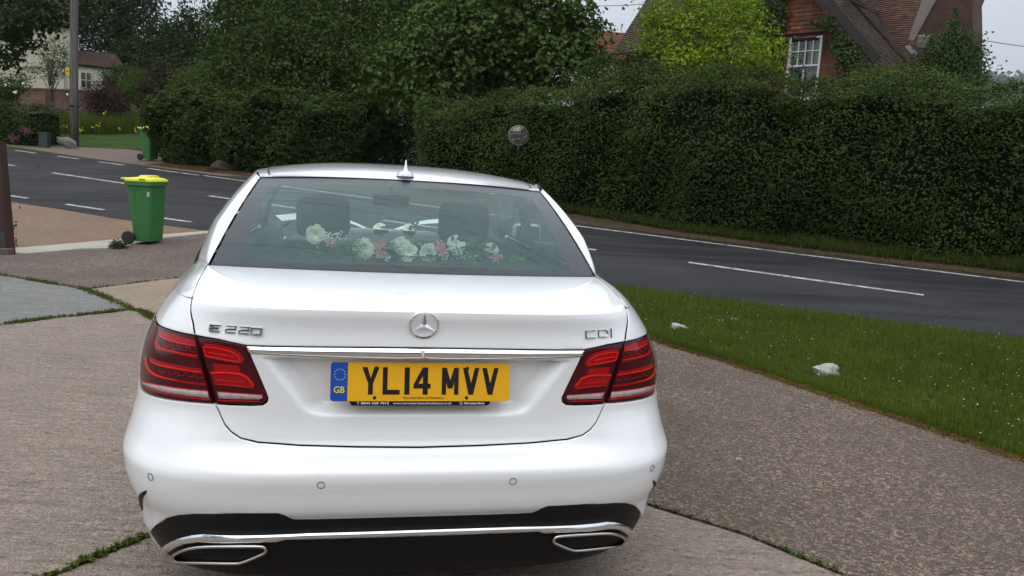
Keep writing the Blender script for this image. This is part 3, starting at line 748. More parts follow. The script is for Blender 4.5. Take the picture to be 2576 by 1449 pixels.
# rear window
m = MB(); fe = .988
patch(m, GLS, np.linspace(-fe, fe, 49), np.linspace(.012, .985, 24))
rear_win = m.build("rear_window", M_glass, car)
m = MB()                                                             # black ceramic border, with a rounded clear pane
outer = [(-fe, .004), (fe, .004), (fe, .992), (-fe, .992)]
inner = smooth_poly([(-.868, .10), (-.82, .066), (0, .045), (.82, .066), (.868, .10), (.872, .5), (.882, .84), (.83, .895), (0, .905), (-.83, .895), (-.882, .84), (-.872, .5)], 6)
B = dens(outer, .04); I2 = [Vector(p) for p in inner]; nb, ni = len(B), len(I2)
v, e, f, *_ = delaunay_2d_cdt([Vector(p) for p in B] + I2, [(i, (i + 1) % nb) for i in range(nb)] + [(nb + i, nb + (i + 1) % ni) for i in range(ni)], [], 0, 1e-7)
v = np.array([(p.x, p.y) for p in v]); f = [list(q) for q in f]
f = [q for q in f if not inside(np.array([v[q, 0].mean()]), np.array([v[q, 1].mean()]), inner)[0]]
m.add(GLS(v[:, 0], v[:, 1]) - fdn(GLS, v[:, 0], v[:, 1]) * .004, f); m.build("window_border", M_frit, rear_win)
m = MB(); v, f, _n = cdt(inner, .06); m.add(GLS(v[:, 0], v[:, 1]) - fdn(GLS, v[:, 0], v[:, 1]) * .0035, f)
t = NT("hazy_tint"); tr = t.n("BsdfTransparent", {'Color': (.92, 1.0, .985)}); df = t.n("BsdfTranslucent", {'Color': (.58, .79, .80)}); d2 = t.n("BsdfDiffuse", {'Color': (.58, .79, .80)})  # teal tint whose pale diffuse part paints a bright haze over the clear pane
ms = t.n("MixShader", {0: .5, 1: df, 2: d2}); t.t.links.new(t.n("MixShader", {0: t.ramp(t.noise(2.2, 6, t.obj(), .7), [(.3, .16), (.7, .23)]), 1: tr, 2: ms}).outputs[0], t.out.inputs[0])
m.build("window_haze_film", t.m, rear_win, smooth=True)
m = MB()                                                             # heater wires and small etched mark
for w in np.linspace(.2, .82, 13):
    fs_ = np.linspace(-.85, .85, 20); m.tube(GLS(fs_, np.full(20, w)) - fdn(GLS, fs_, np.full(20, w)) * .005, .0004, 3)
m.build("heater_wire", M_black, rear_win)
# windscreen, bonnet, nose
def wsB(f): return np.stack([.72 * f, 3.95 - .22 * f * f, 1.005 - .0 * f], -1)
def WS(f, w): 
    w_ = np.asarray(w)[..., None]; tp = ROOF(f, np.ones_like(f)); return wsB(f) * (1 - w_) + tp * w_ + np.array([0, .4, .9]) * .03 * 4 * w_ * (1 - w_)
m = MB(); patch(m, WS, np.linspace(-.99, .99, 31), np.linspace(.01, .99, 14), flip=True); m.build("windscreen", glass("clear_glass", (.85, .92, .9), 1.3), car)
def BN(f, w):
    w_ = np.asarray(w)[..., None]; nose = np.stack([.66 * f, 4.74 - .30 * f * f, .815 - .03 * f * f], -1)
    a = wsB(f) + [0, .03, -.02]; q = a * (1 - w_) + nose * w_; q[..., 2] += (.05 * 4 * w_ * (1 - w_))[..., 0] * (1 - .5 * f * f); q[..., 0] *= 1.06; return q
m = MB(); patch(m, BN, np.linspace(-1, 1, 31), np.linspace(0, 1, 20), flip=False); m.build("bonnet", M_paintw, car)
def FRN(p, z):
    q = S(p, z).copy(); q[..., 0] *= .93; q[..., 1] = 4.86 - q[..., 1] * .9; return q
m = MB(); panel(m, [(-1.25, .22), (1.25, .22), (1.2, .60), (.9, .80), (-.9, .80), (-1.2, .60)], FRN, step=.05, rad=.005); m.build("front_bumper", M_paintw, car)
# wheels
for sx in (-1, 1):
    for y in (1.10, 3.995):
        wr = empty("wheel"); wr.parent = car; wr.location = (sx * .80, y, .325)
        m = MB(); m.lathe([(.215, -.11), (.29, -.115), (.318, -.095), (.325, -.05), (.325, .05), (.318, .095), (.29, .115), (.215, .11)], ax='x', seg=48); m.build("tyre", M_rubber, wr, smooth=True)
        m = MB(); m.lathe([(.05, sx * .07), (.06, sx * .085), (.10, sx * .08), (.2, sx * .085), (.222, sx * .10), (.222, -sx * .1)], ax='x', seg=40)
        for k in range(5):
            a = 2 * math.pi * k / 5; m.box((sx * .085, .13 * math.cos(a), .13 * math.sin(a)), (.03, .17, .05), rx=a, bev=.008)
        m.build("rim", plain("alloy", (.5, .51, .53), .25, .9), wr, ang=40)

# ------------------------------------------------------------------ tail lamps
def both(name, polys, F, mat, parent2, off, step=.012, rad=0, flange=0, bulge=0, brad=.01, tubes=()):
    for s, par in parent2:
        m = MB()
        for P in polys:
            P = P if s > 0 else mirror(P)
            panel(m, P, F, off=off, step=step, rad=rad, flange=flange, bulge=bulge, brad=brad)
        for P, r in tubes:
            a = np.array(P) * [s, 1]; a2 = np.array([[np.interp(t, np.linspace(0, 1, len(a)), a[:, k]) for k in (0, 1)] for t in np.linspace(0, 1, 4 * len(a))])
            q = F(a2[:, 0], a2[:, 1]) + fdn(F, a2[:, 0], a2[:, 1]) * off; m.tube(q, r, 6)
        m.build(name, mat, par, smooth=not polys)
H = lambda l, F=S: half(C1(l), F)
louts = []; lins = []
for s in (1, -1):
    for lst, poly, F in ((louts, lamp_out, S), (lins, lamp_in, TR)):
        m = MB(); panel(m, [tuple(p) for p in inset(poly if s > 0 else mirror(poly), .002)], F, off=-.007, step=.02, rad=0, flange=.02)
        lst.append((s, m.build("tail_light", M_dred, car)))
both("reflector", [H([(330, 265), (470, 310), (600, 345), (850, 425), (864, 490), (600, 438), (430, 384), (335, 335)]),
                   H([(255, 420), (300, 385), (312, 455), (350, 505), (520, 566), (888, 636), (896, 690), (520, 608), (330, 552), (262, 500)]),
                   H([(190, 655), (330, 722), (600, 782), (948, 838), (964, 880), (600, 824), (330, 764), (196, 708)]),
                   H([(420, 968), (600, 1000), (1020, 1055), (1026, 1085), (600, 1030), (430, 990)])], S, M_mred, louts, -.0045, tubes=[(H(l), .0009) for l in ([(400, 430), (406, 510), (490, 512), (492, 440)], [(520, 470), (526, 544), (610, 546), (612, 480)], [(645, 500), (651, 570), (735, 575), (737, 510)], [(775, 525), (785, 590), (858, 596), (864, 540)],
       [(335, 835), (340, 890), (425, 892), (427, 850)], [(470, 865), (476, 910), (556, 915), (560, 880)], [(605, 880), (610, 935), (700, 940), (704, 890)], [(740, 900), (750, 955), (835, 960), (840, 910)], [(880, 915), (886, 974), (968, 976), (972, 925)])])
both("light_guide", [H([(325, 337), (430, 386), (600, 441), (864, 492), (866, 511), (600, 464), (430, 411), (345, 366)]),
                     H([(190, 704), (330, 764), (600, 824), (966, 882), (971, 906), (600, 853), (330, 794), (216, 736)]),
                     H([(126, 662), (146, 662), (166, 780), (206, 850), (286, 910), (425, 962), (600, 996), (600, 1012), (410, 986), (260, 942), (165, 872), (128, 780)]),
                     H([(300, 520), (520, 572), (890, 642), (892, 656), (520, 586), (310, 535)])], S, M_lred, louts, -.0030, bulge=.0015, brad=.004,
     tubes=[(H([(140, 1105), (300, 1172), (600, 1232), (900, 1272), (1090, 1288)]), .0011), (H([(60, 1000), (300, 1062), (700, 1124), (1050, 1158)]), .0010)])
both("reversing_reflector", [H([(72, 1022), (150, 1036), (400, 1088), (700, 1136), (1045, 1168), (1066, 1270), (900, 1250), (600, 1212), (300, 1158), (150, 1096), (92, 1052)])], S, M_refl, louts, -.004, bulge=.002)
both("reflector", [H([(972, 515), (1010, 472), (1200, 490), (1400, 540), (1500, 592), (1560, 670), (1578, 722), (1540, 775), (1300, 740), (1010, 667)], TR),
                   H([(1085, 900), (1130, 850), (1300, 862), (1500, 885), (1620, 935), (1700, 1020), (1736, 1070), (1710, 1122), (1400, 1085), (1140, 1040)], TR),
                   H([(1120, 765), (1490, 795), (1528, 880), (1130, 845)], TR)], TR, M_mred, lins, -.0045)
both("light_guide", [], TR, M_lred, lins, -.003, tubes=[(H([(985, 520), (1200, 545), (1390, 592), (1480, 655), (1532, 745), (1300, 712), (1020, 658), (1000, 580), (985, 520)], TR), .0021),
     (H([(1060, 605), (1200, 625), (1430, 672)], TR), .0018), (H([(1090, 905), (1300, 897), (1500, 917), (1610, 962), (1690, 1052), (1704, 1100)], TR), .0030), (H([(1180, 1000), (1590, 1036)], TR), .0011),
     (H([(1150, 1060), (1400, 1082), (1690, 1118)], TR), .0012), (H([(1200, 1296), (1800, 1312)], TR), .0010), (H([(1170, 1168), (1850, 1216)], TR), .0009)])
both("reversing_reflector", [H([(1185, 1178), (1400, 1190), (1840, 1228), (1846, 1268), (1800, 1288), (1400, 1282), (1212, 1274)], TR)], TR, M_refl, lins, -.004, bulge=.002)
both("lens", [[tuple(p) for p in inset(lamp_out, .0015)]], S, M_lens, louts, .001, step=.02, rad=.004, flange=.012)
both("lens", [[tuple(p) for p in inset(lamp_in, .0015)]], TR, M_lens, lins, .001, step=.02, rad=.004, flange=.012)

# ------------------------------------------------------------------ chrome strip over the plate
m = MB()
pl = [(0, ch_cb + .0012), (ch_bot[0] * .5, (ch_cb + ch_bot[1]) / 2), (ch_bot[0], ch_bot[1] + .001), (ch_top[0], ch_top[1] - .001), (ch_top[0] * .5, (ch_ct + ch_top[1]) / 2), (0, ch_ct - .0012)]
def TRC(p, z):
    q = TR(p, z).copy(); q[..., 1] += .16 * (np.asarray(z) - (ch_ct + ch_cb) / 2); return q
panel(m, pl + mirror(pl[1:-1]), TRC, off=.005, step=.008, rad=.002, flange=.02, bulge=.0013, brad=.016)
strip_o = m.build("chrome_strip", M_chrome, trunk)
q = TR(np.array(0.), np.array((ch_ct + ch_cb) / 2)); m = MB(); m.prism([(-.006, .012), (.006, .012), (.002, -.004), (0, -.012), (-.002, -.004)], .002, (q[0], q[1] - .012, q[2]), (1, 0, 0), (0, 0, 1)); m.build("centre_mark", M_text, strip_o)

# ------------------------------------------------------------------ star emblem and badges
def frame_at(F, p, z):
    P = F(np.array(p), np.array(z)); N = fdn(F, np.array(p), np.array(z)); U = np.cross([0, 0, 1.0], -N); U /= np.linalg.norm(U); V = np.cross(N, U) ; V = V if V[2] > 0 else -V
    if U[0] < 0: U = -U
    return P, U, V, N
sp = uv(1067, 819, TR); P, U, V, N = frame_at(TR, 0.0, sp[1])
P = P + N * .006
Rr = 38.0 / FPX * (np.linalg.norm(P - CP)) * .99
m = MB(); m.tube([P + U * math.cos(a) * (Rr - .003) + V * math.sin(a) * (Rr - .003) for a in np.linspace(0, 2 * math.pi, 64, endpoint=False)], .0032, 10, closed=True)
for k in range(3):
    a = math.pi / 2 + k * 2 * math.pi / 3; d = U * math.cos(a) + V * math.sin(a); sd = -U * math.sin(a) + V * math.cos(a)
    w = .0095; ctr = P + N * .008; tip = P + d * (Rr - .004) + N * .001
    for sg in (1, -1):
        a2 = a + sg * math.pi / 3; e = P + (U * math.cos(a2) + V * math.sin(a2)) * w * .95
        m.add([ctr, e, tip], [[0, 1, 2] if sg < 0 else [0, 2, 1]])
        m.add([P - N * .003, e, tip], [[0, 1, 2] if sg > 0 else [0, 2, 1]])
m.build("star_emblem", M_chrome, trunk, ang=25)
def strokes(m, F, pc_, zc_c, paths, w, h=.0042, slant=.12, sx=1.0):
    P, U, V, N = frame_at(F, pc_, zc_c)
    for path in paths:
        pts = [Vector((x + y * slant, y)) for x, y in path]; n = len(pts)
        cl = (pts[0] - pts[-1]).length < 1e-6
        if cl: pts = pts[:-1]; n -= 1
        Lp, Rp, Ci = [], [], []
        for i in range(n):
            a = pts[i - 1] if (i or cl) else pts[i]; c = pts[(i + 1) % n] if (i < n - 1 or cl) else pts[i]
            e1 = (pts[i] - a).normalized() if (pts[i] - a).length > 0 else None; e2 = (c - pts[i]).normalized() if (c - pts[i]).length > 0 else None
            n1 = Vector((-e1.y, e1.x)) if e1 else None; n2 = Vector((-e2.y, e2.x)) if e2 else None
            b = (n1 or n2) + (n2 or n1); b = b / max(.5, b.length_squared / 2); Lp.append(pts[i] + b * w / 2); Rp.append(pts[i] - b * w / 2)
            Ci.append((Lp[-1] * .68 + Rp[-1] * .32, Lp[-1] * .32 + Rp[-1] * .68))
        to = lambda q, z: tuple(P + U * q.x + V * q.y + N * z)
        Vt = []
        for i in range(n): Vt += [to(Lp[i], -.006), to(Lp[i], h * .55), to(Ci[i][0], h), to(Ci[i][1], h), to(Rp[i], h * .55), to(Rp[i], -.006)]
        Fc = []
        for i in range(n if cl else n - 1):
            j = (i + 1) % n
            for k in range(5): Fc.append([i * 6 + k, j * 6 + k, j * 6 + k + 1, i * 6 + k + 1])
        if not cl: Fc.append([5, 4, 3, 2, 1, 0]); b = (n - 1) * 6; Fc.append([b, b + 1, b + 2, b + 3, b + 4, b + 5])
        m.add(Vt, Fc)
c5, h5, w5, t5 = .0, .0125, .019, .0058
def gE(x): return [[(x + .038, .0105), (x, .0105), (x, -.0105), (x + .038, -.0105)], [(x, 0), (x + .032, 0)]]
def g2(x): return [[(x, .0115), (x + .034, .0115), (x + .034, .0006), (x, -.0006), (x, -.0115), (x + .036, -.0115)]]
def g0(x): return [[(x, .0105), (x + .034, .0105), (x + .034, -.0105), (x, -.0105), (x, .0105)]]
def gC(x): return [[(x + .034, .0105), (x, .0105), (x, -.0105), (x + .034, -.0105)]]
def gD(x): return [[(x, .0105), (x + .026, .0105), (x + .033, .004), (x + .033, -.004), (x + .026, -.0105), (x, -.0105), (x, .0105)]]
def gI(x): return [[(x, .0135), (x, -.0135)]]
m = MB(); a = uv(526, 829, TR); b = uv(655, 832, TR); cx_ = (a[0] + b[0]) / 2; wd_ = abs(b[0] - a[0]); k = wd_ / .190
for g in gE(-.086) + g2(-.026) + g2(.022) + g0(.066): strokes(m, TR, cx_, (a[1] + b[1]) / 2 - .001, [[(x * k * .94, y * k * 1.0) for x, y in g]], t5 * .72, h=.0034, slant=.1)
m.build("model_badge", M_badge, trunk, ang=25)
m = MB(); a = uv(1474, 842, TR); b = uv(1534, 843, TR); k = abs(b[0] - a[0]) / .092
for g in gC(-.044) + gD(.0) + gI(.046): strokes(m, TR, (a[0] + b[0]) / 2 , (a[1] + b[1]) / 2, [[(x * k, y * k) for x, y in g]], t5 * .75, h=.0034, slant=-.05)
m.build("model_badge", M_badge, trunk, ang=25)

# ------------------------------------------------------------------ number plate
PLO = Vector((0, .052, .835)); PU = Vector((1, 0, 0)); tl_ = R(10); PV = Vector((0, math.sin(tl_), math.cos(tl_))); PN = Vector((0, -math.cos(tl_), math.sin(tl_)))
# PU x PV points to the viewer?  (1,0,0)x(0,s,c) = (0,-c,s): yes
pa, pb = c_y(833, 914, .062), c_y(1281, 1013, .040)
PLO = Vector((float(pa[0] + pb[0]) / 2, .052, float(pa[2] + pb[2]) / 2))
def rrect(x0, y0, x1, y1, r, n=5):
    out = []
    for cx, cy, a0 in ((x1 - r, y1 - r, 0), (x0 + r, y1 - r, 90), (x0 + r, y0 + r, 180), (x1 - r, y0 + r, 270)):
        out += [(cx + r * math.cos(R(a0 + 90 * k / n)), cy + r * math.sin(R(a0 + 90 * k / n))) for k in range(n + 1)]
    return out
mm = .001
def pp(x, y): return (x * mm - .26, y * mm - .0555)                    # millimetres from the lower left corner
def onplate(m, poly, z, d=.0006, mi=0): m.prism([pp(*q) for q in poly], d, PLO + PN * z, PU, PV, mi)
m = MB(); onplate(m, rrect(0, 0, 520, 111, 9), 0, .003)
plate = m.build("number_plate", M_yel, car)
m = MB(); onplate(m, [q for q in rrect(0, 0, 60, 111, 9) if q[0] < 48] + [], .003, .0003)
m = MB(); bl = rrect(0, 0, 90, 111, 9); bl = [(min(x, 48), y) for x, y in bl if True]; onplate(m, [(48, 0), (48, 111)] + [q for q in rrect(0, 0, 60, 111, 9) if q[0] < 40], .003, .0004)
m.build("country_band", M_blue, plate)
GL = {'Y': [[(0, 79), (15, 79), (25, 47), (35, 79), (50, 79), (32, 32), (32, 0), (18, 0), (18, 32)]],
      'L': [[(0, 79), (14, 79), (14, 14), (50, 14), (50, 0), (0, 0)]], '1': [[(0, 79), (15, 79), (15, 0), (0, 0)]],
      'M': [[(0, 0), (0, 79), (14, 79), (25, 42), (36, 79), (50, 79), (50, 0), (37, 0), (37, 36), (32, 18), (18, 18), (13, 36), (13, 0)]],
      'V': [[(0, 79), (14, 79), (25, 34), (36, 79), (50, 79), (32, 0), (18, 0)]],
      '4': [[(26, 79), (42, 79), (42, 32), (50, 32), (50, 18), (42, 18), (42, 0), (27, 0), (27, 18), (0, 18), (0, 30)], [(27, 32), (14, 32), (27, 54)]]}
m = MB()
for ch, x0 in (('Y', 88), ('L', 147), ('1', 209.5), ('4', 236), ('M', 318), ('V', 379.5), ('V', 437)):
    loops = GL[ch]; pts = []; ed = []
    for l in loops:
        k = len(pts); pts += [Vector(q) for q in l]; ed += [(k + i, k + (i + 1) % len(l)) for i in range(len(l))]
    v, e, f, *_ = delaunay_2d_cdt(pts, ed, [], 0, 1e-6)
    f = [list(q) for q in f]; ok = []
    for q in f:
        cx, cy = sum(v[i].x for i in q) / 3, sum(v[i].y for i in q) / 3
        if inside(np.array([cx]), np.array([cy]), loops[0])[0] and not (len(loops) > 1 and inside(np.array([cx]), np.array([cy]), loops[1])[0]): ok.append(q)
    V3 = [tuple(PLO + PN * .0036 + PU * pp(x0 + p.x * .99, 19 + p.y)[0] + PV * pp(0, 19 + p.y)[1]) for p in v]
    m.add(V3, ok)
m.build("registration", M_ink, plate)
def text_obj(name, body, size, mat, parent, O, U, V, align='LEFT', bold=0.0, wid=None):
    cu = bpy.data.curves.new(name, 'FONT'); cu.body = body; cu.size = size; cu.align_x = align; cu.offset = bold; cu.extrude = .0001
    o = bpy.data.objects.new(name, cu); COL.objects.link(o); bpy.context.view_layer.update()
    me = bpy.data.meshes.new_from_object(o.evaluated_get(bpy.context.evaluated_depsgraph_get())); bpy.data.objects.remove(o); bpy.data.curves.remove(cu)
    W_ = max(v.co.x for v in me.vertices) - min(v.co.x for v in me.vertices); k = (wid / W_) if wid else 1
    N_ = Vector(U).cross(Vector(V))
    for v in me.vertices: v.co = Vector(O) + Vector(U) * v.co.x * k + Vector(V) * v.co.y + N_ * v.co.z
    me.materials.clear(); me.materials.append(mat); me.name = name
    o = bpy.data.objects.new(name, me); COL.objects.link(o); o.parent = parent; return o
def plp(x, y, z=.0036):
    a = pp(x, y); return PLO + PN * z + PU * a[0] + PV * a[1]
text_obj("dealer_lettering", "Mercedes-Benz of Maidstone", .0088, M_ink, plate, plp(206, 7.5, .0042), PU, PV, bold=0, wid=.117)
text_obj("country_lettering", "GB", .026, M_gold, plate, plp(9, 24, .0055), PU, PV, bold=.0004, wid=.030)
m = MB()
for k in range(12):
    a = 2 * math.pi * k / 12; cx, cy = 26 + 15.5 * math.cos(a), 76 + 15.5 * math.sin(a)
    onplate(m, [(cx + (2.3 if i % 2 == 0 else .95) * math.cos(R(90 + 36 * i)), cy + (2.3 if i % 2 == 0 else .95) * math.sin(R(90 + 36 * i))) for i in range(10)], .0036, .0003)
m.build("star_ring", M_gold, plate)
for x, y in ((128, 96), (393, 96), (125, 10), (392, 10)):
    m = MB(); q = plp(x, y, .003); onplate(m, [(x + 5 * math.cos(R(30 * k)), y + 5 * math.sin(R(30 * k))) for k in range(12)], .003, .0012)
    onplate(m, [(x + 2.4 * math.cos(R(60 * k)), y + 2.4 * math.sin(R(60 * k))) for k in range(6)], .0042, .0006); m.build("screw", plain("screw_metal", (.05, .03, .02), .4, .6), plate)
m = MB(); onplate(m, [(52, 4), (58, -10), (63, -13), (455, -13), (460, -11), (466, 3), (466, 20), (52, 20)], -.004, .0035)
holder = m.build("plate_holder", M_black, car)
text_obj("phone_lettering", "T 0844 558 7012", .0092, M_text, holder, plp(75, -9, -.0002), PU, PV, bold=.0002, wid=.092)
text_obj("web_lettering", "www.mercedes-benzofmaidstone.co.uk", .0085, M_text, holder, plp(178, -9, -.0002), PU, PV, bold=.0001, wid=.171)
text_obj("maker_lettering", "Mercedes-Benz", .0085, M_text, holder, plp(386, -9, -.0002), PU, PV, bold=.0002, wid=.060)
m = MB(); c0 = plp(377, -5.5, -.0001); m.tube([c0 + PU * .0045 * math.cos(a) + PV * .0045 * math.sin(a) for a in np.linspace(0, 2 * math.pi, 20, endpoint=False)], .0005, 5, closed=True)
for k in range(3): m.tube([c0, c0 + PU * .0045 * math.cos(math.pi / 2 + k * 2.094) + PV * .0045 * math.sin(math.pi / 2 + k * 2.094)], .0005, 5)
m.build("small_star", M_text, holder)

# ------------------------------------------------------------------ lower bumper: black insert, chrome trim, exhaust tips, sensors, vents
dtop = [(0.0, diff_top[0][1])] + diff_top[1:]
dpoly = dtop + [(dl[0] + .014, .25), (dl[0] + .006, .222), (.905, .196), (.84, .182), (.6, .168), (0, .155)]
m = MB(); panel(m, [tuple(p) for p in inset(dpoly + mirror(dpoly[1:-1]), .001)], S, off=-.006, step=.025, rad=.003, flange=.02)
diff = m.build("diffuser_insert", M_black, car)
tU = half(C4([(2576, 577), (1000, 590), (850, 605), (700, 640), (560, 690), (450, 752), (352, 868)]))
tL = half(C4([(432, 934), (482, 868), (600, 790), (760, 730), (950, 706), (2100, 700), (2220, 666), (2576, 660)]))
tp = [(0, tU[0][1])] + tU + tL + [(0, tL[-1][1])]
m = MB(); panel(m, tp + mirror(tp[1:-1]), S, off=.004, step=.012, rad=.003, flange=.016, bulge=.007, brad=.014)
m.build("chrome_trim", M_chrome, car)
tip = half(C4(smooth_poly([(572, 905), (600, 868), (700, 818), (850, 776), (1050, 756), (1450, 750), (1850, 752), (1925, 785), (1930, 822), (1870, 868), (1600, 978), (1450, 998), (1000, 990), (700, 982), (600, 958)], 4)))
M_steel = plain("brushed_steel", (.62, .58, .55), .22, 1.0, var=.05)
for s in (1, -1):
    a = np.array(tip) * [s, 1]; P0 = S(a[:, 0], a[:, 1]); N0 = fdn(S, a[:, 0], a[:, 1])
    ctr = P0.mean(0); m = MB(); m.tube(P0 + [0, -.012, 0], .0048, 10, closed=True)
    ins = ctr + (P0 - ctr) * [.86, 1, .72]; n = len(P0)
    Vv = np.r_[P0 + [0, -.012, 0], ins + [0, .05, 0]]; m.add(Vv, [[i, (i + 1) % n, n + (i + 1) % n, n + i] for i in range(n)])
    tipo = m.build("exhaust_tip", M_steel, car, smooth=True)
    m = MB(); m.add(np.r_[ins + [0, .049, 0], [ctr + [0, .05, 0]]], [[i, (i + 1) % n, n] for i in range(n)]); m.build("exhaust_bore", M_void, tipo)
sens = [half([(808, 1224)])[0], half([(379, 1203)])[0]]
for s in (1, -1):
    for p, z in sens:
        P, U, V, N = frame_at(S, p * s, z)
        m = MB(); m.tube([P + N * .0004 + U * .0105 * math.cos(t) + V * .0105 * math.sin(t) for t in np.linspace(0, 2 * math.pi, 24, endpoint=False)], .0009, 5, closed=True); se = m.build("parking_sensor", M_black, car)
def C8(l): return [((0 + x * .69284) / 1.59006, (1300 + y * .69284) / 1.59006) for x, y in l]
vent = half(C8(smooth_poly([(846, 963), (826, 970), (808, 984), (803, 1010), (808, 1046), (824, 1080), (826, 1056), (824, 1024), (832, 996), (846, 978)], 3)))
for s in (1, -1):
    m = MB(); panel(m, vent if s > 0 else mirror(vent), S, off=.0015, step=.01, rad=0, flange=.004); m.build("side_vent", M_black, car)
m = MB(); m.box((0, .95, .21), (1.0, 1.1, .10), bev=.03); m.box((0, 2.3, .16), (1.3, 3.2, .05)); m.build("underbody", M_void, car)
# shark fin aerial
m = MB(); ap = c_y(1020, 455, 1.24); bx, by, bz = 0.0, 1.27, float(ROOF(np.array(0.), np.array(.04))[2])
Vf = []; zs = [0, .012, .024, .04, .056, .066]
prof = [(.0, .082, .038), (.0035, .082, .0375), (.016, .072, .030), (.024, .064, .013), (.038, .047, .0085), (.054, .030, .0042), (.064, .016, .0035), (.067, .006, .002)]
ns = 20
for h, hl, hw in prof:
    for k in range(ns):
        a = 2 * math.pi * k / ns; yo = -.062 + hl * .9 if h > .02 else 0
        Vf.append((bx + hw * np.sign(math.cos(a)) * abs(math.cos(a)) ** .8, by + hl * math.sin(a) - (.078 - hl) * .55, bz + h))
Ff = [[i * ns + k, i * ns + (k + 1) % ns, (i + 1) * ns + (k + 1) % ns, (i + 1) * ns + k] for i in range(len(prof) - 1) for k in range(ns)] + [[(len(prof) - 1) * ns + k for k in range(ns)]]
m.add(Vf, Ff); m.build("roof_aerial", M_paintw, car, ang=50)

# ------------------------------------------------------------------ interior seen through the rear window
m = MB(); m.box((0, 1.02, 1.045), (1.36, .78, .03), bev=.01); m.box((0, .80, 1.066), (.62, .05, .018), bev=.006); m.build("parcel_shelf", plain("shelf_felt", (.05, .052, .055), .9), car)
m = MB(); m.box((0, .76, 1.085), (.60, .035, .022), bev=.006); m.build("brake_light", M_dred, car)
def seat(x, y, w, zt, name, hr=True):
    se = empty(name, (x, y, .3)); se.parent = car
    m = MB(); m.box((0, .08, (zt - .3) / 2), (w, .16, zt - .3), bev=.06, rx=R(-12)); m.build("seat_back", M_cloth, se, ang=60)
    m = MB(); m.box((0, .45, .05), (w, .55, .18), bev=.05); m.build("seat_base", M_cloth, se, ang=60)
    if hr:
        m = MB(); m.box((0, -.02, zt - .3 + .14), (.275, .10, .215), bev=.045); m.tube([(-.07, .0, zt - .36), (-.07, -.02, zt - .2)], .008); m.tube([(.07, .0, zt - .36), (.07, -.02, zt - .2)], .008)
        m.build("headrest", M_cloth, se, ang=60)
seat(-.37, 2.1, .50, 1.04, "front_seat"); seat(.37, 2.1, .50, 1.04, "front_seat")
m = MB(); m.box((0, 1.5, .75), (1.34, .16, .62), bev=.06, rx=R(-14)); m.box((0, 1.75, .45), (1.34, .55, .18), bev=.05); m.build("rear_seat", M_cloth, car, ang=60)
m = MB(); m.box((0, 3.55, .87), (1.40, .55, .16), bev=.06); m.box((.37, 3.36, .93), (.38, .22, .10), bev=.045); m.build("dashboard", M_dash, car, ang=60)
m = MB(); c0 = Vector((.37, 2.98, .80)); m.tube([c0 + Vector((.185 * math.cos(a), .185 * math.sin(a) * .42, .185 * math.sin(a) * .9)) for a in np.linspace(0, 2 * math.pi, 40, endpoint=False)], .015, 8, closed=True)
m.tube([c0 + Vector((-.18, 0, 0)), c0 + Vector((.18, 0, 0))], .014); m.build("steering_wheel", M_dash, car, smooth=True)
mpos = c_y(984, 505, 3.02); m = MB(); m.box(tuple(mpos), (.235, .04, .075), bev=.018); m.tube([mpos + [0, .02, .03], mpos + [0, .10, .10]], .01); m.build("rear_view_mirror", M_dash, car, ang=60)
m = MB(); m.box((0, 2.4, .3), (1.5, 3.4, .04)); m.build("cabin_floor", M_void, car)
for s in (-1, 1):
    m = MB(); m.box((s * .755, 2.55, .67), (.09, 2.4, .72), bev=.03); m.build("door_lining", M_cloth, car, ang=60)
def LIN(f, w):
    q = ROOF(f, w); q[..., 2] -= .03; return q
m = MB(); patch(m, LIN, np.linspace(-.97, .97, 20), np.linspace(.03, .97, 12)); m.build("headlining", plain("headlining_cloth", (.30, .30, .29), .95), car)
# ------------------------------------------------------------------ flowers in the car
def petal_mesh(m, c, ax, rad, tilt, L, W, mi=0, cup=.5):
    """one curved petal from the centre c; ax = (side, up, front) frame, rad = angle round the front axis."""
    U, V, N = ax; d = U * math.cos(rad) + V * math.sin(rad); sd = -U * math.sin(rad) + V * math.cos(rad)
    vs = []
    for i, t in enumerate((0, .35, .7, 1.0)):
        wid = W * (0.25, .8, 1.0, .62)[i]; rr = L * t; a = tilt * (1 - cup * t * .8)
        ctr = c + d * rr * math.cos(a) + N * rr * math.sin(a)
        for k in (-1, -.4, .4, 1):
            vs.append(ctr + sd * wid * k * .5 + N * (abs(k) ** 2) * wid * .22 + (N * .1 * L * random.uniform(-.5, .5) if t == 1 else N * 0))
    f = [[i * 4 + k, i * 4 + k + 1, i * 4 + k + 5, i * 4 + k + 4] for i in range(3) for k in range(3)]
    m.add([tuple(v) for v in vs], f, mi)
def frm(n):
    N = Vector(n).normalized(); U = N.cross(Vector((0, 0, 1))).normalized() if abs(N.z) < .95 else Vector((1, 0, 0)); return U, N.cross(U) * -1, N
def rose(m, c, n, r):
    ax = frm(n); c = Vector(c) - ax[2] * r * .55
    for ring, (cnt, tilt, L, W) in enumerate(((7, .30, 1.05, .85), (6, .62, .98, .8), (6, .92, .88, .68), (5, 1.2, .78, .52), (4, 1.4, .70, .36))):
        for k in range(cnt): petal_mesh(m, c, ax, 2 * math.pi * (k + .45 * ring) / cnt + random.uniform(-.2, .2), tilt, r * L * random.uniform(.94, 1.06), r * W, cup=.55)
def lily(m, c, n, r):
    ax = frm(n)
    for k in range(7): petal_mesh(m, Vector(c), ax, 2 * math.pi * k / 7 + random.uniform(-.2, .2), .45, r * random.uniform(.85, 1.1), r * .42, cup=.9)
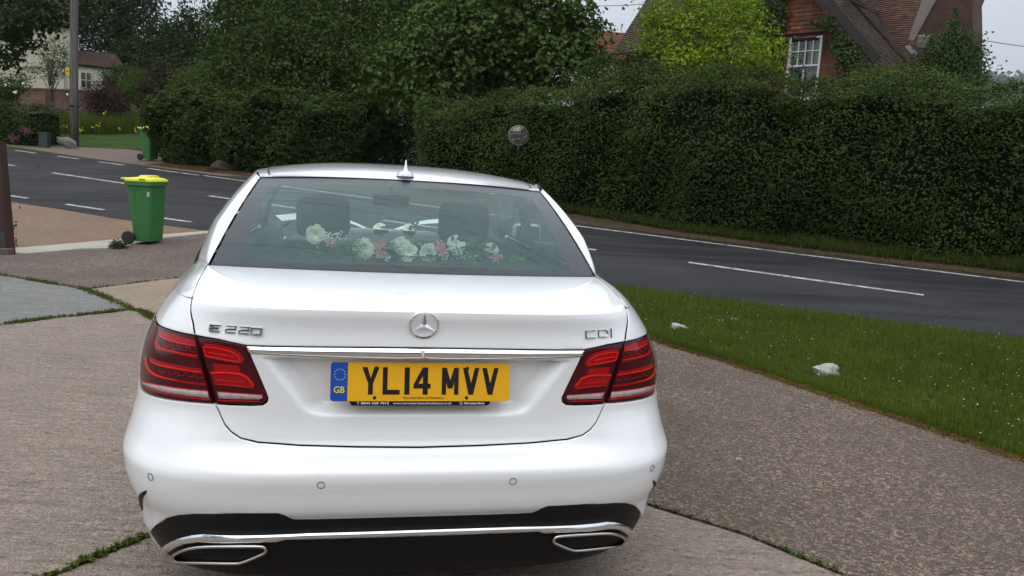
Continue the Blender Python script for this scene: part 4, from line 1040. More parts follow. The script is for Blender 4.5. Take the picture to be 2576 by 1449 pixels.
def mat_petal(name, a, b):
    t = NT(name); g = t.n("NewGeometry"); c = t.ramp(g.outputs['Random Per Island'], [(0, a), (1, b)])
    d = t.n("BsdfDiffuse", {'Color': c}); tr = t.n("BsdfTranslucent", {'Color': c}); m = t.n("MixShader", {0: .3, 1: d, 2: tr}); t.t.links.new(m.outputs[0], t.out.inputs[0]); return t.m
M_cream = mat_petal("cream_petal", (.84, .78, .62), (.90, .87, .78))
M_white = mat_petal("white_petal", (.78, .78, .72), (.86, .86, .82))
M_pink = mat_petal("pink_petal", (.50, .13, .16), (.62, .26, .27))
M_sprig = foliage("silk_leaf", (.05, .16, .03), (.16, .34, .07), .3, .04)
M_sprigd = foliage("silk_leaf_dark", (.03, .085, .03), (.06, .13, .05), .3, .04)
ga = empty("flower_garland", CAR_LOC.tolist(), CAR_RZ, label="silk garland of cream roses and pink flowers on the parcel shelf inside the car", cat="garland")
def cy(px, py, y): return Vector(c_y(px, py, y).tolist())
FACE = lambda: (random.uniform(-.3, .3), -1, random.uniform(.1, .7))
for i, (px, py, y, r) in enumerate(((793, 592, 1.05, .039), (915, 627, .96, .041), (1012, 620, 1.0, .036), (1030, 637, .955, .037), (1080, 639, .95, .038), (1150, 614, 1.0, .039), (1238, 632, .97, .032))):
    m = MB(); rose(m, cy(px, py, y), FACE() if i else (-.1, -1, .1), r); m.build("rose", M_cream if i not in (5, 6, 4) else M_white, ga, smooth=True)
for px, py, y in ((832, 612, .98), (955, 622, .95), (955, 640, .945), (1107, 622, .96), (1114, 636, .95), (1250, 648, .93)):
    m = MB(); lily(m, cy(px, py, y), FACE(), .026); m.build("pink_flower", M_pink, ga, smooth=True)
def sprig(m, a, b, n, L, W, mi=0, spread=.03):
    a, b = Vector(a), Vector(b)
    for k in range(n):
        p = a.lerp(b, random.random()) + Vector((random.gauss(0, spread), random.gauss(0, spread * .6), random.gauss(0, spread * .6)))
        d = ((b - a).normalized() + Vector((random.gauss(0, .7), random.gauss(0, .5), random.gauss(.2, .6)))).normalized(); s = d.cross(Vector((random.gauss(0, 1), random.gauss(0, 1), 1))).normalized()
        m.add([tuple(p), tuple(p + d * L * .5 + s * W / 2), tuple(p + d * L), tuple(p + d * L * .5 - s * W / 2)], [[0, 1, 2, 3]], mi)
m = MB()
for a, b, n in (((850, 612), (900, 635), 60), ((1150, 628), (1200, 660), 60), ((960, 626), (1000, 624), 26), ((1270, 655), (1320, 655), 34), ((870, 604), (905, 622), 30), ((1030, 645), (1075, 655), 18)):
    sprig(m, cy(*a, .96), cy(*b, .93), n, .030, .006, spread=.012)
m.build("fine_foliage", M_sprig, ga)
m = MB()
for a, b, n in (((700, 632), (800, 640), 14), ((820, 636), (880, 645), 12), ((1130, 600), (1160, 606), 10), ((1190, 620), (1240, 640), 12), ((930, 650), (1120, 655), 20)):
    sprig(m, cy(*a, .97), cy(*b, .95), n, .05, .022, spread=.01)
m.tube([cy(700, 636, 1.0), cy(760, 632, .99), cy(860, 640, .97), cy(960, 645, .96), cy(1080, 650, .95), cy(1180, 620, .97), cy(1260, 648, .95), cy(1325, 655, .95)], .0035, 6)
m.build("stem", M_sprigd, ga)
m = MB()
for px, py, n in ((822, 604, 26), (852, 596, 20), (835, 598, 20), (968, 650, 26), (1000, 612, 24), (1070, 622, 16), (1120, 648, 24), (1150, 632, 36), (1190, 650, 12), (1160, 645, 14)):
    c = cy(px, py, .945)
    for k in range(n):
        p = c + Vector((random.gauss(0, .014), random.gauss(0, .01), random.gauss(0, .010)))
        bm = bmesh.new(); bmesh.ops.create_icosphere(bm, subdivisions=1, radius=.0032); m.bm(bm, Matrix.Translation(p))
fl_ = m.build("blossom_spray", M_white, ga, smooth=True); fl_['kind'] = 'stuff'
# ribbon and roses on the bonnet
rb = empty("wedding_ribbon", CAR_LOC.tolist(), CAR_RZ, label="broad white ribbon stretched in a V over the bonnet, seen through the car windows", cat="ribbon")
for s in (-1, 1):
    m = MB(); A = Vector((.76 * s, 3.62, 1.07)); B = Vector((.05 * s, 4.72, .90)); n = 14
    P = [A.lerp(B, i / n) + Vector((0, 0, .075 * math.sin(math.pi * i / n))) for i in range(n + 1)]
    V = []
    for p in P: V += [tuple(p + Vector((.0, .0, .012))), tuple(p + Vector((-s * .05, -.06, -.022)))]
    m.add(V, [[2 * i, 2 * i + 1, 2 * i + 3, 2 * i + 2] for i in range(n)]); m.build("ribbon_tail", M_white, rb, smooth=True)
for i, (px, py, lab) in enumerate(((958, 575, "cream rose standing on the bonnet beyond the windscreen, left of the pair"), (1030, 578, "cream rose with a leafy stem across it on the bonnet, right of the pair"))):
    q = c_y(px, py, 4.25); r = empty("bonnet_rose", CAR_LOC.tolist(), CAR_RZ, label=lab, cat="flower", group="roses on the bonnet")
    m = MB(); rose(m, Vector(q), (.1, -1, .8), .058); m.build("bloom", M_cream, r, smooth=True)
    m = MB(); sprig(m, Vector(q) + Vector((0, 0, -.04)), Vector(q) + Vector((.05, .02, .04)), 10 + 8 * i, .06, .03, spread=.02); m.tube([Vector(q), Vector(q) + Vector((.02, .06, -.12))], .005, 5); m.build("leaves", M_sprigd, r)

# ------------------------------------------------------------------ wheelie bins
M_bin = plain("green_plastic", (.026, .150, .034), .42, var=.22, scale=5)
_t = NT("scuffed_green_plastic"); _o = _t.obj(); _c = _t.mix(_t.noise(4, 5, _o), (.022, .125, .028), (.032, .175, .042)); _c = _t.mix(_t.ramp(_t.noise(1.0, 6, _t.mapd((9, 9, 42)), .75), [(.60, 0), (.72, .35)]), _c, (.12, .26, .12)); _c = _t.mix(_t.math('MULTIPLY', _t.ramp(_t.noise(7, 6, _o, .7), [(.45, 0), (.75, .6)]), 1.0), _c, (.05, .085, .035))
M_bin = _t.bsdf(Base_Color=_c, Roughness=.48)
M_lid = plain("yellow_plastic", (.66, .65, .035), .42, var=.06, scale=8)
def rr_ring(cx, hx, hy, r, z, n=4, cyy=0):
    cx, hx = cx * .78, hx * .78
    return [(cx + x, cyy + y, z) for x, y in rrect(-hx, -hy, hx, hy, r, n)]
def make_bin():
    root = empty("wheelie_bin")
    m = MB(); rings = [rr_ring(.03, .175, .19, .05, .05), rr_ring(.03, .18, .195, .05, .08), rr_ring(.02, .215, .215, .05, .45), rr_ring(.0, .255, .235, .05, .92), rr_ring(.0, .255, .235, .05, .925)]
    V = []; F = []; n = len(rings[0])
    for q in rings: V += q
    for i in range(len(rings) - 1): F += [[i * n + k, i * n + (k + 1) % n, (i + 1) * n + (k + 1) % n, (i + 1) * n + k] for k in range(n)]
    F.append(list(range(n))[::-1]); m.add(V, F)
    m.tube([(-.05, -.218, .62), (-.06, -.232, .80), (-.03, -.236, .835), (.05, -.236, .835), (.08, -.232, .80), (.07, -.22, .62)], .006, 6)
    for y in (-.12, .12): m.box((.155, y, .45), (.012, .012, .7), bev=.004, ry=R(4))
    m.build("body", M_bin, root, ang=45)
    m = MB(); V = []; F = []
    rings = [rr_ring(.0, .262, .243, .05, .885), rr_ring(.0, .285, .265, .05, .895), rr_ring(.0, .285, .265, .05, .945), rr_ring(0, .27, .25, .05, .955)]
    for q in rings: V += q
    for i in range(3): F += [[i * n + k, i * n + (k + 1) % n, (i + 1) * n + (k + 1) % n, (i + 1) * n + k] for k in range(n)]
    m.add(V, F); m.build("rim", M_bin, root, ang=45)
    m = MB(); V = []; F = []
    rings = [rr_ring(.005, .285, .262, .05, .957), rr_ring(.005, .28, .258, .05, .985), rr_ring(.02, .24, .22, .06, 1.005), rr_ring(.05, .12, .17, .05, 1.02), rr_ring(.06, .10, .15, .04, 1.045), rr_ring(.06, .07, .12, .03, 1.05)]
    for q in rings: V += q
    for i in range(5): F += [[i * n + k, i * n + (k + 1) % n, (i + 1) * n + (k + 1) % n, (i + 1) * n + k] for k in range(n)]
    F.append([5 * n + k for k in range(n)]); m.add(V, F)
    for y in (-.15, 0, .15): m.box((-.235, y, .975), (.06, .05, .025), bev=.006)
    m.build("lid", M_lid, root, ang=40)
    m = MB(); m.tube([(-.28, -.2, .985), (-.28, .2, .985)], .016, 10); m.build("handle", M_lid, root, smooth=True)
    m = MB(); m.box((.085, -.262, .985), (.10, .006, .03), bev=.002); m.build("lid_catch", plain("amber_plastic", (.45, .28, .01), .4), root)
    m = MB(); m.tube([(-.165, -.24, .10), (-.165, .24, .10)], .012, 8); m.build("axle", M_black, root)
    for y in (-.235, .235):
        m = MB(); m.lathe([(.0, -.02), (.05, -.025), (.06, -.018), (.082, -.025), (.1, -.015), (.1, .015), (.082, .025), (.06, .018), (.05, .025), (0, .02)], (-.165, y, .10), 'y', 28); m.build("wheel", M_rubber, root, ang=35)
    return root
b1 = make_bin(); tag(b1, "green wheelie bin with yellow lid standing on the near drive in front of the road", "wheelie bin", "green wheelie bins")
g1 = gnd(370, 613); b1.location = g1.tolist(); b1.rotation_euler = (0, 0, R(-6))
t = b1.children
text_o = text_obj("council_mark", "e", .1, M_text, [c for c in t if c.name.startswith("body")][0], (.245, -.235, .78), (0, 1, 0), (0, 0, 1), bold=.004) if False else None
m = MB(); m.prism([(0, 0), (.035, 0), (.035, .012), (.012, .012), (.012, .024), (.03, .024), (.03, .034), (.012, .034), (.012, .046), (.035, .046), (.035, .058), (0, .058)], .001, (.150, -.2345, .74), (1, 0, 0), (0, 0, 1)); m.build("council_mark", M_text, b1)
b2 = copy_tree(b1); b2['label'] = "green wheelie bin with yellow lid half hidden by the clipped hedge across the road"
for c in list(b2.children):
    if c.name.startswith("council_mark"): bpy.data.objects.remove(c)
g2_ = gnd(377, 404); b2.location = g2_.tolist(); b2.rotation_euler = (0, 0, R(-14))

# ------------------------------------------------------------------ pole, post, cabinet, mirror, stones
M_wood = NT("weathered_timber"); _w = M_wood.noise(1.0, 6, M_wood.mapd((22, 22, 1.2)), .7)
M_wood = M_wood.bsdf(Base_Color=M_wood.ramp(_w, [(.3, (.055, .044, .035)), (.5, (.11, .094, .08)), (.7, (.17, .15, .135))]), Roughness=.9, Normal=M_wood.bump(_w, .5, .01))
M_redw = NT("dark_red_timber"); _w = M_redw.noise(1.0, 6, M_redw.mapd((30, 30, 2)), .7)
M_redw = M_redw.bsdf(Base_Color=M_redw.ramp(_w, [(.3, (.018, .006, .004)), (.7, (.055, .019, .012))]), Roughness=.75)
M_sleeper = plain("sleeper_timber", (.10, .08, .06), .9, var=.4, scale=20)
def mat_stone(name, a, b):
    t = NT(name); c = t.mix(t.ramp(t.noise(6, 8, t.obj(), .7), [(.35, 0), (.65, 1)]), a, b); return t.bsdf(Base_Color=c, Roughness=.9, Normal=t.bump(t.noise(18, 6, t.obj()), .7, .02))
M_wstone = mat_stone("white_stone", (.46, .45, .43), (.20, .19, .175)); M_bstone = mat_stone("brown_stone", (.085, .06, .045), (.04, .032, .026)); M_gstone = mat_stone("grey_stone", (.20, .18, .15), (.09, .09, .08))
po = empty("utility_pole", gnd(187, 369).tolist(), label="tall weathered timber utility pole with a yellow sign beside the lawn", cat="utility pole")
m = MB(); m.tube([(0, 0, -.1), (.03, 0, 2), (.10, 0, 5), (.17, 0, 9)], [.145, .138, .125, .11], 20); m.build("pole", M_wood, po, smooth=True)
m = MB(); m.tube([(.13, -.10, 0), (.14, -.10, 2), (.19, -.09, 5), (.24, -.08, 8)], .045, 10); m.build("cable_conduit", plain("conduit_grey", (.09, .085, .09), .6), po, smooth=True)
m = MB(); m.box((-.10, -.15, 2.55), (.13, .012, .26), bev=.004); sg = m.build("warning_sign", plain("sign_yellow", (.62, .42, .02), .5), po)
m = MB(); m.prism([(0, .07), (.045, -.02), (.012, -.02), (.03, -.075), (-.035, .0), (-.002, .0)], .002, (-.10, -.1575, 2.56), (1, 0, 0), (0, 0, 1)); m.build("lightning_mark", M_ink, sg)
m = MB(); m.box((-.12, -.15, 2.82), (.06, .012, .22), bev=.004); m.build("green_plate", plain("plate_green", (.03, .22, .09), .5), po)
m = MB(); m.box((-.13, -.14, 1.78), (.06, .01, .07)); m.build("white_tag", M_text, po)
m = MB(); m.tube([(.02, .0, 1.36), (.02, .001, 1.42)], .155, 18); m.build("metal_band", M_black, po)
def boulder(name, c, d, mat, label, seed, cat="stone", group=None, sub=3):
    rs = random.Random(seed); bm = bmesh.new(); bmesh.ops.create_icosphere(bm, subdivisions=sub, radius=1)
    ph = [rs.uniform(0, 6) for _ in range(6)]
    for v in bm.verts:
        p = v.co; k = 1 + .16 * math.sin(3 * p.x + ph[0]) + .13 * math.sin(4 * p.y + ph[1] + 2 * p.z) + .10 * math.sin(6 * p.z + ph[2] + 3 * p.x) + rs.uniform(-.04, .04)
        v.co = Vector((p.x * d[0] * k, p.y * d[1] * k, max(-.6, p.z) * d[2] * k))
    m = MB(); m.bm(bm); o = m.build(name, mat, ang=50); o.location = c; tag(o, label, cat, group); return o
q = gnd(187, 372); o = boulder("flat_stone", (q[0] - .05, q[1] - .35, q[2] + .14), (.42, .12, .17), M_gstone, "slab of grey stone leaning against the foot of the utility pole", 3); o.rotation_euler = (0, R(24), 0)
q = gnd(1708, 830); boulder("verge_stone", (q[0], q[1], q[2] + .02), (.085, .06, .042), M_wstone, "white lump of stone on the grass verge nearest the car", 5, "stone", "stones on the verge")
q = gnd(2078, 945); boulder("verge_stone", (q[0], q[1], q[2] + .03), (.12, .07, .055), M_wstone, "pointed white stone at the drive edge of the grass, largest of three", 8, "stone", "stones on the verge")
q = gnd(1850, 806); boulder("verge_stone", (q[0], q[1], q[2]), (.06, .05, .03), M_gstone, "small grey stone nearly sunk in the grass verge", 9, "stone", "stones on the verge")
q = gnd(566, 428); boulder("boulder", (q[0], q[1], q[2] + .1), (.34, .26, .19), M_bstone, "brown boulder at the foot of the clipped hedge across the road", 12)
q = gnd(113, 372); cb = empty("service_cabinet", q.tolist(), label="small dark green metal cabinet at the end of the low left hedge", cat="cabinet")
m = MB(); m.box((0, 0, .24), (.30, .22, .48), bev=.01); m.build("case", plain("cabinet_green", (.018, .038, .03), .5), cb); m = MB(); m.box((0, 0, .495), (.33, .25, .03), bev=.008); m.build("cap", plain("cabinet_cap", (.03, .05, .04), .5), cb)
q = gnd(10, 640); ps = empty("timber_post", (q[0] + .0, q[1], q[2]), label="dark red timber post rising at the left edge of the drive", cat="post")
m = MB(); m.box((0, 0, .75), (.15, .15, 1.5), bev=.006, ry=R(-3.2)); m.build("shaft", M_redw, ps)
m = MB(); m.box((.045, -.005, .14), (.075, .165, .34), bev=.004, ry=R(-3.2)); m.build("metal_shoe", plain("shoe_metal", (.05, .05, .05), .6, .4), ps)
m = MB(); m.box((0, 0, .045), (.75, .14, .10), bev=.01); o = m.build("timber_sleeper", M_sleeper); o.location = (q[0] - .22, q[1] - .12, q[2]); o.rotation_euler = (0, 0, R(6)); tag(o, "short grey timber sleeper edging the bed round the red post", "timber")
mr = at(1305, 341, 18.55); mz = float(terr(mr[0], mr[1]))
cm = empty("convex_mirror", (mr[0], mr[1], mz), label="round convex traffic mirror on a thin post against the hedge", cat="traffic mirror")
h = mr[2] - mz; rad = .225
def disc(m, c, n, r, cap, seg=40, rings=10):
    U, V, N = frm(n); V3 = [Vector(c) + N * cap]; F = []
    for i in range(1, rings + 1):
        rr = r * i / rings; zz = cap * (1 - (i / rings) ** 2)
        for k in range(seg): a = 2 * math.pi * k / seg; V3.append(Vector(c) + U * rr * math.cos(a) + V * rr * math.sin(a) + N * zz)
    for k in range(seg): F.append([0, 1 + k, 1 + (k + 1) % seg])
    for i in range(rings - 1): F += [[1 + i * seg + k, 1 + (i + 1) * seg + k, 1 + (i + 1) * seg + (k + 1) % seg, 1 + i * seg + (k + 1) % seg] for k in range(seg)]
    m.add([tuple(v) for v in V3], F)
mn = (-.02, -1, -.36)
m = MB(); disc(m, (0, 0, h), mn, rad, .035); m.build("mirror_face", plain("mirror_silver", (.80, .80, .82), .03, 1.0, var=.02), cm, smooth=True)
U, V, N = frm(mn); m = MB(); m.tube([Vector((0, 0, h)) + U * rad * math.cos(a) + V * rad * math.sin(a) for a in np.linspace(0, 2 * math.pi, 48, endpoint=False)], .016, 8, closed=True); m.build("rim", plain("grey_rim", (.25, .24, .23), .5), cm, smooth=True)
m = MB(); m.tube([(0, .85, 0), (0, .75, h - .85), (0, .5, h - .5), (0, .10, h - .30), (0, .05, h - .02)], .018, 8); m.build("post", plain("galvanised", (.22, .22, .22), .5, .5), cm)

# ------------------------------------------------------------------ overhead wires (they mirror in the rear window too)
M_wire = plain("wire_black", (.01, .01, .01), .6)
def wire(name, a, b, sag, r, label, group=None):
    a, b = Vector(a), Vector(b); m = MB(); m.tube([a.lerp(b, t) - Vector((0, 0, sag * 4 * t * (1 - t))) for t in np.linspace(0, 1, 40)], r, 5); o = m.build(name, M_wire, smooth=True); tag(o, label, "wire", group); return o
wire("overhead_wire", (-13.5, 11.6, 7.4), (11, .9, 7.2), .8, .011, "thin black wire over the car, the upper curve mirrored in the rear window", "overhead wires")
wire("overhead_wire", (-13.5, 12.0, 7.4), (11, 1.5, 7.2), .8, .011, "thin black wire over the car, the middle curve mirrored in the rear window", "overhead wires")
wire("overhead_wire", (-13.5, 12.35, 7.4), (11, 1.8, 7.2), .75, .009, "thin black wire over the car, the faintest of the curves mirrored in the rear window", "overhead wires")
wire("overhead_wire", (-9, 6.6, 7.4), (8, 2.2, 7.0), .7, .013, "thick black wire over the car, the lowest curve mirrored in the rear window", "overhead wires")
a = at(2440, 96, 26); b = at(2800, 131, 30); wire("house_wire", a, b, .1, .012, "thin wire leaving the brick chimney towards the right edge", "wires by the brick house")
a = at(1440, 13.5, 45); b = at(1700, 3, 40); wire("house_wire", a, b, .1, .016, "thin wire crossing the sky gap left of the brick house roof", "wires by the brick house")
# ------------------------------------------------------------------ buildings
def mat_brick(name, c1, c2, mortar, sc=1.0):
    t = NT(name); mp_ = t.mapd((1 / .23 * sc, 1 / .23 * sc, 1))
    b = t.n("TexBrick", {'Vector': mp_, 'Color1': c1, 'Color2': c2, 'Mortar': mortar, 'Scale': 1.0, 'Mortar Size': .035, 'Row Height': .33, 'Brick Width': 1.0, 'Bias': -.1})
    n = t.noise(1.6, 6, t.obj(), .65); c = t.mix(t.ramp(n, [(.35, .65), (.6, 0)]), b.outputs[0], tuple(x * .38 for x in c1))
    return t.bsdf(Base_Color=c, Roughness=.9, Normal=t.bump(b.outputs['Fac'], -.4, .008))
def mat_tile(name, cols):
    t = NT(name); mp_ = t.mapd((1 / .17, 1 / .11, 0))
    vor = t.n("TexBrick", {'Vector': mp_, 'Color1': (0, 0, 0), 'Color2': (1, 1, 1), 'Mortar': (.5, .5, .5), 'Scale': 1.0, 'Mortar Size': .03, 'Brick Width': 1.0, 'Row Height': 1.0})
    c = t.ramp(vor.outputs[0], cols); n = t.noise(.9, 7, t.obj(), .7)
    c = t.mix(t.ramp(n, [(.38, .75), (.62, 0)]), c, (.035, .032, .024))
    c = t.mix(t.math('MULTIPLY', vor.outputs['Fac'], .7), c, (.012, .009, .008))
    return t.bsdf(Base_Color=c, Roughness=.88, Normal=t.bump(t.noise(30, 4, t.obj()), .4, .01))
M_brick = mat_brick("red_brick", (.19, .052, .025), (.13, .038, .02), (.085, .065, .05))
M_brickd = mat_brick("dark_brick", (.095, .040, .028), (.06, .028, .022), (.055, .045, .037))
M_gbrick = mat_brick("garden_brick", (.13, .062, .045), (.20, .11, .08), (.12, .10, .085))
M_tile = mat_tile("clay_roof_tile", [(0, (.036, .020, .015)), (.5, (.060, .030, .021)), (1, (.10, .043, .027))])
M_tilem = mat_tile("mixed_tile", [(0, (.05, .023, .015)), (.6, (.10, .037, .02)), (1, (.19, .055, .02))])
M_tileo = mat_tile("orange_tile", [(0, (.13, .035, .015)), (.5, (.24, .06, .02)), (1, (.36, .10, .03))])
M_render = plain("grey_render", (.20, .175, .155), .95, var=.35, scale=6, bump=.3)
M_cream_w = plain("cream_wall", (.50, .47, .37), .9, var=.08, scale=3, bump=.2)
M_whitep = plain("white_joinery", (.62, .62, .60), .5, var=.05)
M_darkw = plain("dark_timber", (.018, .013, .011), .7)
M_pane = NT("window_pane").bsdf(Base_Color=(.018, .022, .024), Roughness=.05, Specular_IOR_Level=.8)
M_curt = plain("net_curtain", (.28, .28, .25), .9)
def local(name, O, U, V, verts2, faces, mat, parent, thick=0.0, z=0.0, smooth=False):
    """flat polygon mesh in its own frame (x along U, y along V)."""
    U, V = Vector(U).normalized(), Vector(V).normalized(); N = U.cross(V)
    m = MB(); vv = [(x, y, z) for x, y in verts2]; m.add(vv, faces)
    if thick:
        n = len(vv); m.add([(x, y, z - thick) for x, y in verts2], [f[::-1] for f in faces])
        for f in faces:
            for i in range(len(f)):
                a, b = f[i], f[(i + 1) % len(f)]; m.f.append([a, a + n, b + n, b]); m.mi.append(0)
    o = m.build(name, mat, parent, smooth)
    o.matrix_local = Matrix(((U.x, V.x, N.x, O[0]), (U.y, V.y, N.y, O[1]), (U.z, V.z, N.z, O[2]), (0, 0, 0, 1)))
    return o
def tiles(name, O, U, V, poly, mat, parent, gauge=.11, thick=.10, sag=.02, seed=1):
    """roof slope with overlapping courses; poly is convex in (along eave, up slope)."""
    rs = np.random.default_rng(seed); m = MB(); P = np.array(poly, float); n = len(P); y0, y1 = P[:, 1].min(), P[:, 1].max()
    def xr(y):
        xs = []
        for i in range(n):
            a, b = P[i], P[(i + 1) % n]
            if (a[1] - y) * (b[1] - y) <= 0 and a[1] != b[1]: xs.append(a[0] + (b[0] - a[0]) * (y - a[1]) / (b[1] - a[1]))
        return (min(xs), max(xs)) if len(xs) > 1 else None
    y = y0 + 1e-4
    while y < y1 - .01:
        ym = min(y + gauge, y1 - 1e-4); r0, r1 = xr(y), xr(ym)
        if r0 and r1:
            a, b = min(r0[0], r1[0]), max(r0[1], r1[1]); k = max(2, int((b - a) / .17)); xs = np.linspace(0, 1, k + 1)
            xa, xb = r0[0] + (r0[1] - r0[0]) * xs, r1[0] + (r1[1] - r1[0]) * xs
            w = sag * (np.sin(xs * (b - a) * 1.3 + y * .9 + seed) + .6 * np.sin(xs * (b - a) * 3.1 + seed * 2)) * .5; j = rs.uniform(-.006, .006, k)
            for i in range(k):
                z0, z1 = w[i] + .022 + j[i], w[i + 1] + .022 + j[i]
                m.add([(xa[i], y, z0), (xa[i + 1], y, z1), (xb[i + 1], ym + .02, w[i + 1]), (xb[i], ym + .02, w[i]), (xa[i], y, z0 - .03), (xa[i + 1], y, z1 - .03)], [[0, 1, 2, 3], [4, 5, 1, 0]])
        y += gauge
    m.add([(p[0], p[1], -thick) for p in poly] + [(p[0], p[1], -.005) for p in poly], [list(range(n))[::-1]] + [[i, (i + 1) % n, n + (i + 1) % n, n + i] for i in range(n)])
    o = m.build(name, mat, parent); U, V = Vector(U).normalized(), Vector(V).normalized(); N = U.cross(V)
    o.matrix_local = Matrix(((U.x, V.x, N.x, O[0]), (U.y, V.y, N.y, O[1]), (U.z, V.z, N.z, O[2]), (0, 0, 0, 1))); return o
def onplane(px, py, O, n):
    d = rayd(px, py); return Vector((EYE + d * (np.dot(np.array(O) - EYE, n) / np.dot(d, n))).tolist())
EU = Vector((.72, -.69, 0)).normalized(); EB = Vector((.69, .72, 0)).normalized(); ZZ = Vector((0, 0, 1))
GO = Vector(at(2027, 140, 24).tolist()); gn = np.array(-EB)
house = empty("brick_house", (GO.x, GO.y, float(terr(GO.x, GO.y))), label="red brick house with clay tiled gables and a white sash window behind the tall hedge", cat="house")
house_inv = Vector(house.location)
def hp(v): return Vector(v) - house_inv
apex, fr = onplane(2022, -62, GO, gn), onplane(2209, 164, GO, gn); fl = apex + (apex - fr).dot(EU) * EU * 1.0; fl = Vector((2 * apex.x - fr.x, 2 * apex.y - fr.y, fr.z))
to2 = lambda v: ((Vector(v) - GO).dot(EU), v[2] - GO.z)
A2, R2, L2 = to2(apex), to2(fr), to2(fl)
base = -6.0; wl, wr = L2[0] + .45, R2[0] - .45
tz = to2(onplane(2027, 84, GO, gn))[1]                                # underside of the hung tiles
sl = (A2[1] - R2[1]) / (R2[0] - A2[0])
gx = lambda z: (A2[1] - z) / sl
zw = R2[1] + .45 * sl
wx0, wx1 = to2(onplane(1984, 140, GO, gn))[0], to2(onplane(2066, 140, GO, gn))[0]; wz1 = tz - .10; wz0 = wz1 - 1.75
local("wall", hp(GO), EU, ZZ, [(wl, base), (wx0, base), (wx0, tz), (wl, tz), (wx0, wz0), (wx1, base), (wx1, wz0), (wx1, tz), (wr, base), (wr, zw), (gx(tz) + A2[0], tz), (wx0, wz1), (wx1, wz1)],
      [[0, 1, 4, 11, 2, 3], [1, 5, 6, 4], [5, 8, 9, 10, 7, 12, 6], [11, 12, 7, 2]], M_brick, house, .25)
tiles("hung_tiles", hp(GO - EB * .06 + ZZ * tz), EU, ZZ, [(A2[0] - gx(tz), 0), (A2[0] + gx(tz), 0), (A2[0], A2[1] - tz)], M_tileo, house, .12, .05, .01, 5)
m = MB()
for k in range(2):
    pass
# sash window
win = empty("sash_window"); win.parent = house; win.location = hp(GO + EU * ((wx0 + wx1) / 2) + ZZ * ((wz0 + wz1) / 2)); win.rotation_euler = (0, 0, math.atan2(EU.y, EU.x))
ww, wh = wx1 - wx0, wz1 - wz0
m = MB(); t_ = .06
for x in (-ww / 2 + t_ / 2, ww / 2 - t_ / 2): m.box((x, .03, 0), (t_, .14, wh))
for z in (-wh / 2 + t_ / 2, .06, wh / 2 - t_ / 2): m.box((0, .03, z), (ww - 2 * t_, .11, t_ * .8))
for k in (-1, 0, 1): m.box((k * (ww - 2 * t_) / 4, .03, wh / 4 + .02), (.025, .05, wh / 2 - .1))
m.box((0, .028, wh / 4 + .04), (ww - 2 * t_, .045, .025)); m.box((0, .03, -wh / 4), (.028, .05, wh / 2 - .1))
m.box((0, -.03, -wh / 2 - .03), (ww + .12, .22, .05)); m.build("frame", M_whitep, win)
m = MB(); m.box((0, .06, 0), (ww - .1, .01, wh - .1)); m.build("pane", glass("window_glass", (.75, .8, .78), 1.5), win)
m = MB()
for x0, x1 in ((-.46, -.2), (.05, .46)):
    xs = np.linspace(x0 * ww, x1 * ww, 24); V = []
    for i, x in enumerate(xs): V += [(x, .14 + .02 * math.sin(i * 1.7), -wh / 2), (x, .14 + .02 * math.sin(i * 1.7), wh / 2)]
    m.add(V, [[2 * i, 2 * i + 2, 2 * i + 3, 2 * i + 1] for i in range(23)])
m.build("curtain", M_curt, win, smooth=True)
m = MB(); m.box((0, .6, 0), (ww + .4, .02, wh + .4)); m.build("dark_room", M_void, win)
# barge boards and gable roof
for s, foot in ((1, fr), (-1, fl)):
    d = (apex - foot).normalized(); L = (apex - foot).length; nrm = (d.cross(EB) if s > 0 else EB.cross(d)).normalized()
    O = foot - EB * .40
    m = MB(); V = [O, O + d * L, O + d * L - nrm * .26, O - nrm * .26]; V += [q + EB * .05 for q in V]
    m.add([tuple(hp(q)) for q in V], [[0, 1, 2, 3], [7, 6, 5, 4], [0, 4, 5, 1], [1, 5, 6, 2], [2, 6, 7, 3], [3, 7, 4, 0]]); m.build("barge_board", M_darkw, house)
    if s > 0: tiles("roof", hp(O + nrm * .02), EB, d, [(0, -.12), (7, -.12), (7, L), (0, L)], M_tile, house, seed=2, sag=.05)
    else: tiles("roof", hp(O + EB * 7 + nrm * .02), -EB, d, [(0, -.12), (7, -.12), (7, L), (0, L)], M_tile, house, seed=3)
m = MB(); q = hp(onplane(2079, 112, GO, gn)); m.tube([q - EB * .08 + ZZ * .2, q - EB * .12 - ZZ * .3], .03, 6); m.box(tuple(hp(onplane(2100, 100, GO, gn)) - EB * .05), (.16, .05, .13), rz=math.atan2(EU.y, EU.x)); m.build("bracket_and_lamp", M_darkw, house)
# main range behind, its roof left and right of the gable, chimney
gv = np.array(EU); cor = onplane(2321, 171, fr, gv)
dep = max(2.5, (cor - fr).dot(EB)); eo = fr + EB * dep
up_ = (EB * math.cos(R(50)) + ZZ * math.sin(R(50))).normalized()
tiles("roof", hp(eo - EU * .2), EU, up_, [(-7.5, -.12), (1.0, -.12), (1.0, 6.5), (-7.5, 6.5)], M_tilem, house, seed=4, sag=.05)
lo = onplane(1541, 134, at(1541, 134, 29), gn); le = 6.4
tiles("roof", hp(lo), EU, up_, [(0, 0), (le + 1.2, 0), (le + 1.2, 6.5), (0, 6.5)], M_tile, house, seed=6, sag=.05)
local("wall", hp(lo + EB * .4), EU, ZZ, [(.3, -5), (le + 1, -5), (le + 1, .2), (.3, .2)], [[0, 1, 2, 3]], M_brickd, house, .25)
m = MB(); V = [lo - EB * .05, lo + EU * (le + 1)]; m.tube([tuple(hp(v - EB * .08 - ZZ * .05)) for v in V], .06, 8); m.build("gutter", M_darkw, house)
